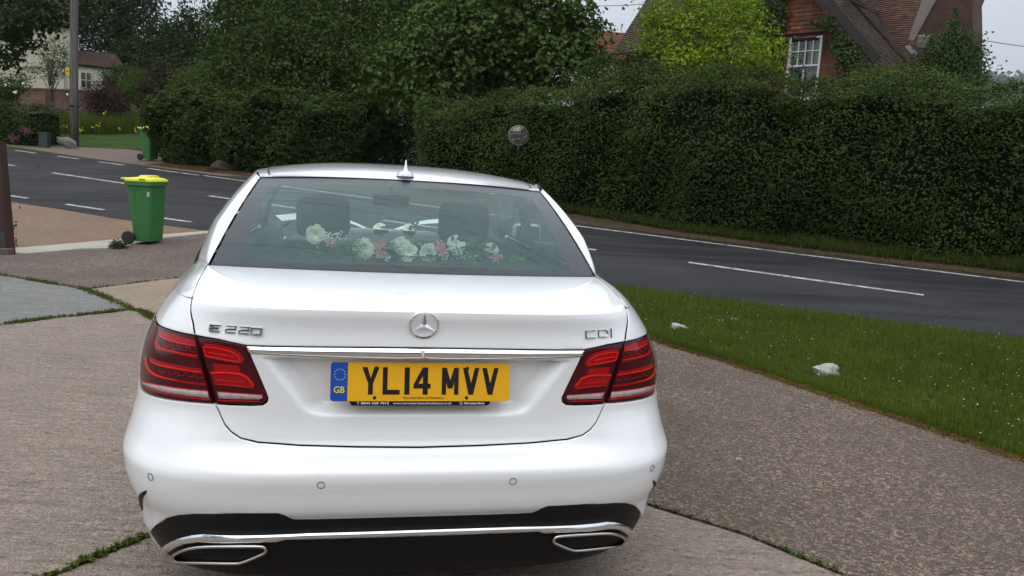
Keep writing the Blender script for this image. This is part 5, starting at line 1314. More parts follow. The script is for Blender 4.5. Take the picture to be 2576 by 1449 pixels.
local("wall", hp(fr + EB * dep * .0 - EU * .45 + EB * .1), EB, ZZ, [(0, -6), (dep + .3, -6), (dep + .3, -.1), (0, -.1)], [[0, 1, 2, 3]], M_brickd, house, .25)
local("wall", hp(eo + EB * .4), EU, ZZ, [(-.5, -6), (.9, -6), (.9, -.1), (-.5, -.1)], [[0, 1, 2, 3]], M_brickd, house, .25)
co = eo - EB * .55
c2 = lambda px, py: (lambda v: ((v - co).dot(EU), v.z - co.z))(onplane(px, py, co, gn))
pts = [c2(2447, 260), c2(2447, 60), c2(2444, -90), c2(2392, -90), c2(2356, 0), c2(2300, 104), c2(2326, 118), c2(2326, 260)]
ch = local("chimney", hp(co), EU, ZZ, pts, [list(range(len(pts)))], M_brickd, house, 1.0)
st = [c2(2392, -90), c2(2356, 0), c2(2300, 104), c2(2286, 100), c2(2322, 0), c2(2362, -90)]
local("sloping_shoulder", (0, 0, .03), (1, 0, 0), (0, 1, 0), st, [list(range(6))[::-1]], M_render, ch, -.04)
m = MB(); a, b = c2(2330, 104), c2(2352, 104); m.lathe([(.16, -.18), (.19, .1), (.2, .18), (.13, .18)], ((a[0] + b[0]) / 2 - .15, a[1] - .05, .2), 'y', 14); m.build("chimney_pot", M_render, ch, smooth=True)
pts = [c2(2278, 117), c2(2290, 114), c2(2312, 136), c2(2302, 144)]
local("lead_flashing", (0, 0, .06), (1, 0, 0), (0, 1, 0), pts, [[0, 1, 2, 3][::-1]], plain("lead", (.28, .29, .33), .5), ch, -.02)

# white cottage with lean-to, garden wall (turned so that its front looks at the drive)
CE, CV = Vector((.90, .436, 0)).normalized(), Vector((-.436, .90, 0)).normalized()
cr = Vector(at(186, 150, 54).tolist()); wc = empty("white_cottage", cr, math.atan2(CE.y, CE.x), label="cream painted cottage with a red tiled lean-to behind the garden wall", cat="house")
def q(px, py, dv=0.0):
    v = onplane(px, py, cr + CV * dv, np.array(CV)) - cr; return Vector((v.dot(CE), v.dot(CV), v.z))
zt, zb = q(186, 66).z, q(186, 232).z - 2
m = MB(); m.box((-4.2, 3.5, (zt + zb) / 2), (8.4, 7, zt - zb)); m.build("wall", M_cream_w, wc)
tiles("roof", (-8.8, -.4, zt - .05), (1, 0, 0), (0, .72, .69), [(0, 0), (9.0, 0), (9.0, 5.4), (0, 5.4)], mat_tile("dark_tile", [(0, (.03, .028, .026)), (1, (.06, .05, .045))]), wc, seed=8)
x = q(150, 120).x; m = MB(); m.box((x, -.12, (zt + zb) / 2 - .5), (.45, .24, zt - zb - 1.2)); m.box((x - .2, -.2, q(150, 152).z), (1.1, .4, .14)); m.build("chimney_breast", M_cream_w, wc)
m = MB(); m.tube([q(47, 172, -.1), q(48, 235, -.1)], .06, 8); m.tube([q(40, 168, -.1), q(104, 166, -.1)], .05, 8); m.build("drain_pipe", M_cream_w, wc)
a, b, c_ = q(188, 173, -.3), q(318, 171, -.3), q(318, 236, -.3)
m = MB(); m.box(((a.x + b.x) / 2 - .1, 1.2, (b.z + c_.z - 1) / 2), (b.x - a.x - .2, 3, b.z - c_.z + 1)); m.build("lean_to_wall", M_cream_w, wc)
rz_ = q(300, 142, 1.6).z - b.z; v = Vector((0, 1.9, rz_ + .1)).normalized(); Ls = math.hypot(1.9, rz_ + .1)
tiles("lean_to_roof", (a.x - .1, -.55, b.z - .08), (1, 0, 0), v, [(0, 0), (b.x - a.x + .1, 0), (b.x - a.x - .6, Ls + .2), (0, Ls + .2)], M_tilem, wc, seed=9)
p0, p1 = q(203, 181, -.35), q(230, 222, -.35)
wn = empty("window"); wn.parent = wc; wn.location = ((p0.x + p1.x) / 2, p0.y, (p0.z + p1.z) / 2); w_, h_ = p1.x - p0.x, p0.z - p1.z
m = MB()
for x in (-w_ / 2, 0, w_ / 2): m.box((x, 0, 0), (.04, .08, h_))
for z in (-h_ / 2, 0, h_ / 2): m.box((0, 0, z), (w_, .07, .035))
m.build("frame", M_cream_w, wn); m = MB(); m.box((0, .0, 0), (w_, .04, h_)); m.build("pane", M_pane, wn)
m = MB(); a, b = at(-60, 222, 47), at(430, 236, 45); zb = float(terr(a[0], 46)) - .4
gw = empty("garden_wall", (0, 46, zb), label="long weathered red brick garden wall in front of the cream cottage", cat="wall")
U = Vector((b[0] - a[0], b[1] - a[1], 0)); Lw = U.length; hw = (a[2] + b[2]) / 2 - zb
local("brickwork", (a[0], a[1] - 46, 0), U, ZZ, [(0, 0), (Lw, 0), (Lw, hw), (0, hw)], [[0, 1, 2, 3]], M_gbrick, gw, .3)
local("coping", (a[0], a[1] - 46, hw), U, ZZ, [(0, 0), (Lw, 0), (Lw, .09), (0, .09)], [[0, 1, 2, 3]], M_gbrick, gw, .4, .05)
xp = (at(122, 240, 46)[0] - a[0]); local("pier", (a[0], a[1] - 46, 0), U, ZZ, [(xp - .2, 0), (xp + .2, 0), (xp + .2, hw), (xp - .2, hw)], [[0, 1, 2, 3]], M_brickd, gw, .3, .12)
# distant outbuildings
a, b = at(1492, 118, 44), at(1552, 150, 44); ob = empty("outbuilding", (a[0], 44, b[2] - 3), label="small white outbuilding with red tiled roof in the gap beside the golden shrub", cat="outbuilding")
wd_ = b[0] - a[0] + 1.0; m = MB(); m.box((wd_ / 2, 2, 1.35), (wd_, 4, 3.3)); m.build("wall", M_cream_w, ob)
tiles("roof", (-.3, -.4, 2.95), (1, 0, 0), (0, .75, .66), [(0, 0), (wd_ + .6, 0), (wd_ + .6, 2.6), (0, 2.6)], M_tileo, ob, seed=11)
a, b = at(352, 168, 60), at(402, 200, 60); ob = empty("outbuilding", (a[0], 60, b[2] - 2), label="brown tiled outbuilding roof between the red shrub and the dark trees", cat="outbuilding")
wd_ = b[0] - a[0]; m = MB(); m.box((wd_ / 2, 2, .9), (wd_, 4, 3.2)); m.build("wall", M_brickd, ob)
tiles("roof", (-.3, -.4, 2.3), (1, 0, 0), (0, .85, .53), [(0, 0), (wd_ + .6, 0), (wd_ + .6, 2.2), (0, 2.2)], M_tile, ob, seed=12)
# far hill at the right
m = MB(); xs = np.linspace(-2100, 4000, 70); V = []; F = []
prof = [(1400, 3), (2400, 240), (3300, 470), (3900, 585), (4400, 650), (5200, 200)]
for x in xs:
    for y, z in prof: V.append((x, y, z * (1 + .03 * math.sin(x * .0035) + .015 * math.sin(x * .011 + y))))
k = len(prof)
for i in range(len(xs) - 1): F += [[i * k + j, (i + 1) * k + j, (i + 1) * k + j + 1, i * k + j + 1] for j in range(k - 1)]
m.add(V, F); hl = m.build("hill", plain("far_field", (.045, .07, .035), .95, var=.5, scale=.02), smooth=True); hl['kind'] = 'structure'
# the house and trees behind the viewer, mirrored in the chrome and paint
bh = empty("farmhouse", (1.5, -15, 0), label="brick farmhouse behind the viewer, mirrored in the chrome strip over the number plate", cat="house")
m = MB(); m.box((0, -3, 2.4), (15, 6, 4.8)); m.build("wall", M_brickd, bh)
tiles("roof", (7, .5, 4.7), (-1, 0, 0), (0, -.7, .71), [(0, 0), (14, 0), (13, 5), (1, 5)], M_tile, bh, seed=13)
for x in (-4.5, -1.5, 1.8, 4.6):
    m = MB(); m.box((x, .02, 2.9), (1.2, .1, 1.3)); m.box((x, .02, 1.0), (1.2, .1, 1.5)); wn = m.build("window", M_whitep, bh)
    m = MB(); m.box((x, .06, 2.9), (1.0, .05, 1.1)); m.box((x, .06, 1.0), (1.0, .05, 1.3)); m.build("pane", M_pane, wn)
# ------------------------------------------------------------------ foliage
def leafmesh(P, N, L, W, rs, droop=.3, fold=.18):
    """leaf-sized folded blades: P positions, N outward directions, L, W sizes."""
    n = len(P); N = N + rs.normal(0, .55, (n, 3)); N /= np.linalg.norm(N, axis=1, keepdims=True) + 1e-9
    A = rs.normal(0, 1, (n, 3)); A[:, 2] -= droop; A -= N * np.sum(A * N, 1, keepdims=True); A /= np.linalg.norm(A, axis=1, keepdims=True) + 1e-9
    B = np.cross(N, A); L = np.broadcast_to(L, (n,))[:, None] * rs.uniform(.65, 1.25, (n, 1)); W = np.broadcast_to(W, (n,))[:, None] * rs.uniform(.7, 1.2, (n, 1))
    V = np.stack([P - A * L * .5, P + B * W * .5 + N * W * fold, P + A * L * .5 - N * L * .12, P - B * W * .5 + N * W * fold], 1).reshape(-1, 3)
    i = np.arange(n)[:, None] * 4; F = np.concatenate([i + [0, 1, 2], i + [0, 2, 3]], 0)
    return V, F
def blob_leaves(blobs, n, rs, clump=.28, per=14, inner=.25, squash=1.0):
    """leaf positions in clumps over the surfaces of ellipsoids, some of them inside."""
    bl = np.array(blobs, float); ar = (bl[:, 3] * bl[:, 4] + bl[:, 4] * bl[:, 5] + bl[:, 3] * bl[:, 5]); nc = max(8, n // per)
    k = rs.choice(len(bl), nc, p=ar / ar.sum()); D = rs.normal(0, 1, (nc, 3)); D /= np.linalg.norm(D, axis=1, keepdims=True)
    rad = np.where(rs.random(nc) < inner, rs.uniform(.3, .85, nc), rs.normal(.97, .09, nc)); C = bl[k, :3] + D * bl[k, 3:6] * rad[:, None]
    j = rs.integers(0, nc, n); sz = clump * rs.uniform(.5, 1.3, nc)
    P = C[j] + rs.normal(0, 1, (n, 3)) * sz[j][:, None] * [1, 1, .62]
    N = D[j] * .6 + [0, 0, .8] + (P - C[j]) / (clump + 1e-6) * .4
    return P, N, C
def tree(name, label, blobs, n, L, W, mat, base, seed, trunk=.16, clump=.3, per=14, inner=.3, limbs=9, group=None, cat="tree", bark=None, lean=(0, 0)):
    rs = np.random.default_rng(seed); P, N, C = blob_leaves(blobs, n, rs, clump, per, inner)
    r = empty(name, base, label=label, cat=cat, group=group); b0 = np.array(base, float)
    V, F = leafmesh(P - b0, N, L, W, rs); fast_mesh("crown", V, F, [mat], parent=r)
    if trunk:
        m = MB(); bl = np.array(blobs, float); ctr = np.average(bl[:, :3], axis=0, weights=bl[:, 3]) - b0; top = max(ctr[2], .5)
        pts = [np.array([lean[0] * t, lean[1] * t, 0]) + np.array([ctr[0], ctr[1], 0]) * t ** 2 + [.12 * math.sin(t * 5 + seed), .1 * math.cos(t * 4), top * t] for t in np.linspace(0, 1, 8)]
        m.tube(pts, [trunk * (1 - .6 * t) for t in np.linspace(0, 1, 8)], 9)
        for q in C[rs.choice(len(C), min(limbs, len(C)), replace=False)]:
            t = rs.uniform(.35, .95); s_ = pts[int(t * 7)]; e = q - b0; mid = (s_ + e) / 2 + [0, 0, .12 * np.linalg.norm(e - s_)]
            m.tube([s_, (s_ + mid) / 2 + [0, 0, .03], mid, e], [trunk * .38, trunk * .3, trunk * .2, trunk * .08], 6)
        m.build("trunk", bark or M_bark, r, smooth=True)
    return r
M_bark = plain("bark", (.045, .037, .028), .95, var=.4, scale=12, bump=.5)
M_barkl = plain("pale_bark", (.10, .09, .08), .95, var=.4, scale=12, bump=.5)
F_hedge = foliage("hedge_leaf", (.026, .050, .012), (.068, .115, .028), .14, .05)
F_hedgem = foliage("yew_hedge_leaf", (.020, .042, .010), (.048, .085, .020), .12, .04)
F_dark = foliage("dark_leaf", (.014, .028, .008), (.032, .056, .016), .2, .03)
F_mid = foliage("mid_leaf", (.024, .046, .012), (.055, .092, .024), .16, .04)
F_hazel = foliage("hazel_leaf", (.034, .066, .016), (.082, .135, .036), .22, .05)
F_gold = foliage("golden_leaf", (.095, .18, .012), (.32, .42, .035), .35, .05)
F_ivy = foliage("ivy_leaf", (.022, .050, .012), (.055, .10, .024), .2, .07)
F_silver = foliage("silver_leaf", (.055, .07, .042), (.12, .14, .09), .25, .04)
F_purple = foliage("purple_leaf", (.030, .018, .026), (.070, .042, .060), .2, .04)
F_red = foliage("dark_red_leaf", (.020, .008, .010), (.045, .018, .020), .2, .05)
F_light = foliage("light_leaf", (.05, .09, .018), (.10, .15, .032), .3, .05)
F_chest = foliage("chestnut_leaf", (.022, .045, .012), (.048, .080, .022), .25, .04)
F_grass = foliage("grass_blade", (.062, .100, .018), (.14, .185, .044), .3, .04)
F_grassd = foliage("dull_grass", (.035, .058, .014), (.085, .105, .034), .3, .03)  # darker, duller green for stalks, weeds and rough grass
F_iris = foliage("iris_leaf", (.07, .12, .02), (.15, .20, .045), .35, .04)
F_tip = foliage("new_leaf", (.050, .085, .018), (.10, .14, .035), .25, .05)
F_core = plain("opaque_core_dark", (.010, .012, .006), 1.0, var=.5, scale=6, spec=0)
Gz = lambda x, y: float(terr(x, y))

def hedge(name, label, path, top, thick, n, L, W, mat, seed, lump=.12, group=None, ragged=.10, over=0.0, ends=True, up=.75, tips=None):
    """clipped hedge: path = front base line, top = absolute height along it (same length list)."""
    rs = np.random.default_rng(seed); P = np.array(path, float); sg = np.hypot(*np.diff(P, axis=0).T); cum = np.r_[0, np.cumsum(sg)]; Lh = cum[-1]
    top = np.array(top, float); bx, by = P[0]; bz = Gz(bx, by); b0 = np.array([bx, by, bz])
    def surf(s, t):
        """s along, t: 0..1 up the front, 1..1.6 over the top to the back, 1.6..2.2 down the back."""
        x, y = np.interp(s, cum, P[:, 0]), np.interp(s, cum, P[:, 1]); x2, y2 = np.interp(s + .3, cum, P[:, 0]), np.interp(s + .3, cum, P[:, 1]); x1, y1 = np.interp(s - .3, cum, P[:, 0]), np.interp(s - .3, cum, P[:, 1])
        tx, ty = x2 - x1, y2 - y1; l = np.hypot(tx, ty) + 1e-9; nx, ny = -ty / l, tx / l                # away from the road
        h = np.interp(s, cum, top) - terr(x, y)
        a = np.clip(t, 0, 1); rnd = .42
        zf = np.where(t <= 1, a, np.where(t <= 1.6, 1.0, 1 - (t - 1.6) / .6)) * h
        dpt = np.where(t <= 1, 0, np.where(t <= 1.6, (t - 1) / .6 * thick, thick))
        k = np.clip((zf - (h - rnd)) / rnd, 0, 1); dpt = dpt + np.where(t <= 1, .35 * k ** 2, 0) ; zf = zf + np.where((t > 1) & (t < 1.6), .05 * np.sin((t - 1) / .6 * math.pi), 0)
        w = lump * (np.sin(s * 1.9 + t * 2 + seed) + .8 * np.sin(s * 3.7 - zf * 2.3 + seed * 2) + .6 * np.sin(zf * 3.1 + s * .8)) + .15 * (1 - np.minimum(1, zf / .7))
        w = w + lump * .55 * np.sin(s * 8.3 + 2 * np.sin(zf * 5.1 + s)) * np.sin(zf * 9.7 + 1.5 * np.sin(s * 3.1)) + lump * .35 * np.sin(s * 15.1 + zf * 6) * np.sin(zf * 17 - s * 4)
        if ends:
            e = np.minimum(s, Lh - s); w = w + np.where(e < .5, .22 * (1 - np.clip(e, 0, .5) / .5) ** 2, 0) * (t <= 1)
        w = w - over * sst(.05, .62, zf / np.maximum(h, .1)) * (t <= 1)
        d = dpt + w * (t <= 1.0); zf = zf + (t > .8) * lump * .9 * np.sin(s * 2.3 + seed) + (t > .8) * lump * .5 * np.sin(s * 6.1)
        q = np.stack([x + nx * d, y + ny * d, terr(x, y) + zf], -1)
        no = np.stack([-nx * (t < 1.05) + nx * (t > 1.55), -ny * (t < 1.05) + ny * (t > 1.55), .35 + 1.2 * (t > .93)], -1); return q, no / np.linalg.norm(no, axis=-1, keepdims=True)
    wf, wt = 1.0, .55
    t = rs.random(n); kk = rs.random(n); t = np.where(kk < .68, t, np.where(kk < .86, rs.uniform(.84, 1.10, n), 1 + rs.random(n) * .62)); s = rs.random(n) * Lh
    den = np.sin(s * 1.7 + t * 3 + seed) + np.sin(s * 4.1 - t * 7) + np.sin(t * 9 + s * .6); keep = rs.random(n) < .74 + .16 * den; s, t = s[keep], t[keep]; n = len(s)
    Q, No = surf(s, t)
    nc = n // 9; cs, ct = rs.random(nc) * Lh, rs.random(nc) * 1.3
    dep = rs.exponential(ragged, n) - ragged * .7; Q = Q - No * np.clip(dep, -ragged * 2.5, .5)[:, None] + rs.normal(0, .02, Q.shape)
    sp = rs.random(n) < .05; Q[sp] += No[sp] * rs.uniform(0, ragged * 2.2, (sp.sum(), 1)) + [0, 0, .02]
    r = empty(name, b0, label=label, cat="hedge", group=group)
    V, F = leafmesh(Q - b0, No + [0, 0, up], L, W, rs); fast_mesh("foliage", V, F, [mat], parent=r)
    ne = n // 16; Ee = []
    for e_ in (0.0, Lh):
        q0, q1 = surf(np.full(ne, e_), rs.random(ne)); qb, _x = surf(np.full(ne, e_), np.full(ne, 1.6)); k_ = rs.random(ne)[:, None] * .98
        pe = q0 * (1 - k_) + np.c_[qb[:, :2], q0[:, 2]] * k_; dd = (P[1] - P[0]) if e_ == 0 else (P[-1] - P[-2]); dd = dd / np.hypot(*dd) * (-1 if e_ == 0 else 1)
        no_ = np.tile([dd[0], dd[1], .5], (ne, 1)); Ee.append((pe + no_ * rs.uniform(-.25, .06, (ne, 1)), no_))
    Ve, Fe = leafmesh(np.concatenate([a_[0] for a_ in Ee]) - b0, np.concatenate([a_[1] for a_ in Ee]), L, W, rs); fast_mesh("end_foliage", Ve, Fe, [mat], parent=r)
    if tips is not None:
        nt_ = n // 7; tt_ = rs.normal(.98, .10, nt_); tt_ = np.clip(tt_, .72, 1.5); ss_ = rs.random(nt_) * Lh; qt, nn_ = surf(ss_, tt_)
        qt = qt + nn_ * rs.uniform(-.04, .10, (nt_, 1)) + np.c_[np.zeros((nt_, 2)), np.abs(rs.normal(0, .05, nt_))]
        Vt, Ft = leafmesh(qt - b0, nn_ + [0, 0, .9], L * .9, W * .9, rs); fast_mesh("new_growth", Vt, Ft, [tips], parent=r)
    S1, T1 = np.meshgrid(np.linspace(.35, Lh - .35, max(8, int(Lh / .25))), np.linspace(0, 2.2, 30), indexing='ij'); Qc, Nc = surf(S1, T1)
    Qc = Qc - Nc * (.24 + .10 * np.exp(-((T1 - 1.0) / .12) ** 2))[..., None]; a_, b_ = S1.shape; ii = np.arange(a_ * b_).reshape(a_, b_)
    Fc = np.stack([ii[:-1, :-1], ii[1:, :-1], ii[1:, 1:], ii[:-1, 1:]], -1).reshape(-1, 4)
    m = MB(); m.add(Qc.reshape(-1, 3) - b0, Fc); 
    for e in (0, a_ - 1): m.add(Qc[e] - b0, [list(range(b_))])
    m.build("opaque_core", F_core, r, smooth=True); return r  # solid dark core added inside the leaves to keep light from passing through

def topz(px, py, Y): return float(at(px, py, Y)[2])
HP = [(-2.5, 20.4), (-.6, 19.3), (1.6, 18.25), (3.6, 16.45), (5.5, 15.35), (7.4, 14.5), (9.1, 13.8), (12, 12.4), (16.5, 10)]
HT = [topz(1030, 262, 20.4), topz(1150, 246, 19.4), topz(1380, 205, 18.3), topz(1690, 178, 16.5), topz(2000, 203, 15.5), topz(2250, 205, 14.8), topz(2576, 238, 14.0), 3.6, 3.5]
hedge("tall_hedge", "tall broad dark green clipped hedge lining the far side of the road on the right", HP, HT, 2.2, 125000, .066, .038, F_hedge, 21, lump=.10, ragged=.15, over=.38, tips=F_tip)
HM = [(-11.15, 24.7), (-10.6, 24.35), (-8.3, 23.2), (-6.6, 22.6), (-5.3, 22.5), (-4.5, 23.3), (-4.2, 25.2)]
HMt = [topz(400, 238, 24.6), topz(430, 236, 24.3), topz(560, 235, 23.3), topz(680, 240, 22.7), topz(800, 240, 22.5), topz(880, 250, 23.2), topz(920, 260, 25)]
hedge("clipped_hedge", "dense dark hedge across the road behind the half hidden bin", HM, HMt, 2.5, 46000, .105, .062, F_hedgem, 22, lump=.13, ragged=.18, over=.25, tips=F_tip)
a = gnd(4, 366); HL = [(a[0] - 5, a[1] + 2.2), (a[0] - 1, a[1] + .4), (-16.35, 27.5)]
hl_t = topz(50, 262, 27.6); hedge("low_hedge", "low square clipped hedge at the far left edge with pink blooms at its foot", HL, [hl_t + .1, hl_t, hl_t - .05], 1.6, 14000, .085, .05, F_hedgem, 23, lump=.05, ragged=.08)

# trees
def B(px, py, Y, r, ry=None, rz=None):
    p = at(px, py, Y); return (p[0], p[1], p[2], r, ry or r, rz or r * .85)
def gb(px, Y): x = at(px, 300, Y)[0]; return (x, Y, Gz(x, Y) - .1)
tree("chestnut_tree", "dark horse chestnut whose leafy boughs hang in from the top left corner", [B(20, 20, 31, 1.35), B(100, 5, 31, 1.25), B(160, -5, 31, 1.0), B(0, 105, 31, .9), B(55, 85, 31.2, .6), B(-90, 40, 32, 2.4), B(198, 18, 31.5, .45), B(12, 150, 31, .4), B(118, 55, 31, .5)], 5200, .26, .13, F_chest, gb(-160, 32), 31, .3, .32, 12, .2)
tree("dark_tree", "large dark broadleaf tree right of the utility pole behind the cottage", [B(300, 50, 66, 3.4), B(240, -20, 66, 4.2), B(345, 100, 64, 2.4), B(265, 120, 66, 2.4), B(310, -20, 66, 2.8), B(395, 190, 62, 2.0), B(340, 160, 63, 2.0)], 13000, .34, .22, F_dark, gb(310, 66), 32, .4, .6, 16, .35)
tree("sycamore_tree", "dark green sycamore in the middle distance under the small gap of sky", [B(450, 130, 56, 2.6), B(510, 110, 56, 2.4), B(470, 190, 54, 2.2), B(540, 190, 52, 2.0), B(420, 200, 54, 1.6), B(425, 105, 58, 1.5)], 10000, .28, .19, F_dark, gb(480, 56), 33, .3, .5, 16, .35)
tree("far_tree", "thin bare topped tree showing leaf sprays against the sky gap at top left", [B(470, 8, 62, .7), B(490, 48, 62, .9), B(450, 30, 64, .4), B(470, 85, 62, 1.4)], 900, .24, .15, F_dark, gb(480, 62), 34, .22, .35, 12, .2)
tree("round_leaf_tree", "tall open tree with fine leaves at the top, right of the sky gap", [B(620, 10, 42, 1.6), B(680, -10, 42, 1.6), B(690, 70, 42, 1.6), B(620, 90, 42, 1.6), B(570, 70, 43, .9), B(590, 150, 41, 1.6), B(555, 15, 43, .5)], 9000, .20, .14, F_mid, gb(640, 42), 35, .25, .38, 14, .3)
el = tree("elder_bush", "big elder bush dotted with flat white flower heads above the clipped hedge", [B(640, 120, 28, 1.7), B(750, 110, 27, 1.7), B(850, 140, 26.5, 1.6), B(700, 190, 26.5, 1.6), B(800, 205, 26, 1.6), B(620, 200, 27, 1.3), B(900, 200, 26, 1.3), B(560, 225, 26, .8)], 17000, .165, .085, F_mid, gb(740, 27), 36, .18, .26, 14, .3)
rs = np.random.default_rng(5); m = MB(); b0 = Vector(el.location)
for px, py in [(698, 60), (715, 68), (690, 75), (735, 82), (655, 74), (672, 88), (705, 92), (760, 58), (640, 102), (668, 108), (745, 108), (620, 120), (770, 96), (590, 158), (572, 172), (640, 165), (575, 222), (770, 170), (880, 40), (600, 84)]:
    q = Vector(at(px, py, 25.3 + random.random() * .5).tolist()) - b0
    for k in range(26):
        a = random.uniform(0, 6.28); r_ = .10 * math.sqrt(random.random()); p = q + Vector((r_ * math.cos(a), r_ * math.sin(a) * .7, random.gauss(0, .010))); s_ = .016
        m.add([tuple(p + Vector((-s_, 0, 0))), tuple(p + Vector((0, -s_, .004))), tuple(p + Vector((s_, 0, 0))), tuple(p + Vector((0, s_, .004)))], [[0, 1, 2, 3]])
m.build("flower_head", plain("elder_flower", (.55, .55, .40), .9), el)
tree("ash_tree", "tall slender green tree rising above the elder in the top middle", [B(820, 30, 36, 2.0), B(900, 0, 36, 2.2), B(780, -30, 37, 2.2), B(980, 40, 36, 1.9), B(930, 110, 35, 1.7), B(860, 100, 35, 1.6)], 13000, .19, .105, F_mid, gb(880, 36), 37, .2, .34, 14, .3, bark=M_barkl)
tree("ash_tree", "second tall green tree with pale stems above the hazel at top centre", [B(1060, 0, 34, 2.0), B(1150, -20, 34, 2.2), B(1020, 80, 33, 1.5), B(1240, -40, 34, 2.2)], 9000, .19, .105, F_hazel, gb(1090, 34), 38, .2, .34, 14, .3, bark=M_barkl)
tree("hazel_tree", "large hazel with broad bright leaves arching over the tall hedge", [B(1120, 110, 23.5, 1.25), B(1030, 190, 23, 1.05), B(1230, 110, 23, 1.35), B(1330, 90, 22.6, 1.35), B(1430, 90, 22.4, .95), B(1150, 195, 22.6, 1.0), B(1400, 175, 22, .95), B(1260, 30, 23, 1.3), B(1380, 10, 22.8, 1.0), B(1060, 250, 22.4, .7), B(1470, 140, 22.2, .5), B(1478, 45, 22.4, .22, .22, .5), B(1440, 30, 22.4, .4)], 15500, .165, .135, F_hazel, gb(1270, 23.5), 39, .12, .26, 12, .15)
tree("ivy_thicket", "dark ivy covered thicket in the shaded gap between the two hedges", [B(965, 220, 26.5, 1.3), B(1000, 320, 27.5, 1.5), B(1060, 300, 27, 1.2), B(975, 390, 25.5, .9), B(930, 330, 27, 1.3), B(1200, 270, 25, 1.2), B(1300, 260, 25, 1.1)], 12000, .12, .075, F_dark, gb(1000, 27), 40, .12, .26, 14, .4, cat="thicket")
tree("far_tree", "small pale leaved tree in the sky gap left of the brick house roof", [B(1525, 112, 58, 1.3), B(1500, 100, 58, 1.0), B(1550, 128, 58, .8)], 1800, .2, .14, F_silver, gb(1520, 58), 41, .15, .35, 12, .2)
tree("golden_shrub", "large golden yellow leaved shrub in front of the brick house", [B(1700, 60, 20, .80), B(1800, 50, 19.8, .85), B(1880, 110, 19.6, .78), B(1740, 110, 19.4, .8), B(1650, 110, 20, .5), B(1830, 150, 19, .75), B(1760, 10, 20, .6), B(1660, 40, 20, .45), B(1930, 140, 19.4, .42), B(1720, 165, 19, .6), B(1850, 20, 20, .5)], 8500, .125, .056, F_gold, gb(1780, 20), 42, .08, .17, 12, .2, cat="shrub")
tree("honeysuckle_bush", "mid green bush bulging over the hedge top below the tiled eave", [B(2180, 205, 17.2, .30), B(2250, 202, 17, .36), B(2320, 212, 16.8, .34), B(2390, 226, 16.6, .3)], 4500, .055, .038, F_light, gb(2240, 16.4), 43, .06, .13, 12, .25, cat="shrub")
tree("green_bush", "leafy bush on the hedge top beside the golden shrub on its left", [B(1600, 190, 18.4, .5), B(1540, 185, 19, .5), B(1640, 205, 18, .4), B(1480, 205, 19.4, .45), B(1700, 200, 18, .3)], 7000, .065, .04, F_mid, gb(1590, 18), 44, .07, .16, 12, .25, cat="shrub")
for i_, (cx, lab_) in enumerate(((640, "dark broad tree far behind the elder, filling the gaps under the round leaf tree"), (900, "dark broad tree far behind the ash at top centre"), (1180, "dark broad tree far behind the hazel crown"))):
    tree("background_tree", lab_, [B(cx + dx, dy, 48 + i_, 2.3) for dx in ((10, 60, 130) if i_ == 0 else (-90, 20, 120)) for dy in (-10, 90, 190)] + [B(cx + 60, 260, 48, 2)], 6000, .46, .34, F_dark, gb(cx, 49), 80 + i_, .25, .55, 12, .4, group="dark trees behind the roadside bushes")
# climbers on the house
def climber(label, pts, n, L, W, seed, Y0, dY=.2, spread=.12, mat=F_ivy):
    rs = np.random.default_rng(seed); C = np.array([at(px, py, Y0(px) if callable(Y0) else Y0) for px, py, _ in pts]); w = np.array([r for _, _, r in pts]); k = rs.choice(len(pts), n, p=w ** 2 / (w ** 2).sum())
    P = C[k] + rs.normal(0, .5, (n, 3)) * (w[k] * [1])[..., None] * [1, .5, 1]; N = np.tile([-.3, -1, .4], (n, 1)); b = C[np.argmin(C[:, 2])]
    V, F = leafmesh(P - b, N, L, W, rs); o = fast_mesh("climbing_ivy", V, F, [mat]); o.location = b.tolist(); tag(o, label, "ivy"); return o
gY = lambda px: onplane(px, 100, GO - EB * .35, gn).y
climber("ivy mass climbing the brick chimney at the right edge of the house", [(2385, 150, .75), (2370, 200, .8), (2420, 180, .7), (2420, 130, .55), (2345, 180, .5), (2400, 225, .8), (2440, 215, .5), (2398, 95, .25), (2402, 60, .16), (2404, 30, .12)], 12000, .085, .065, 51, lambda px: onplane(px, 150, co - EB * .25, gn).y, mat=F_ivy)
climber("ivy trailing down the dark barge board right of the sash window", [(2090, 50, .20), (2105, 75, .16), (2125, 95, .22), (2140, 120, .26), (2155, 145, .34), (2130, 150, .3), (2175, 160, .35), (2060, 62, .12), (2040, 58, .08), (2085, 70, .12), (2110, 120, .2)], 2600, .085, .07, 52, gY, mat=F_ivy)
climber("ivy covering the wall between the golden shrub and the gable", [(1925, 40, .6), (1915, 90, .6), (1945, 70, .5), (1935, 130, .5), (1900, 10, .5), (1950, 20, .35)], 5000, .085, .06, 53, gY, mat=F_ivy)
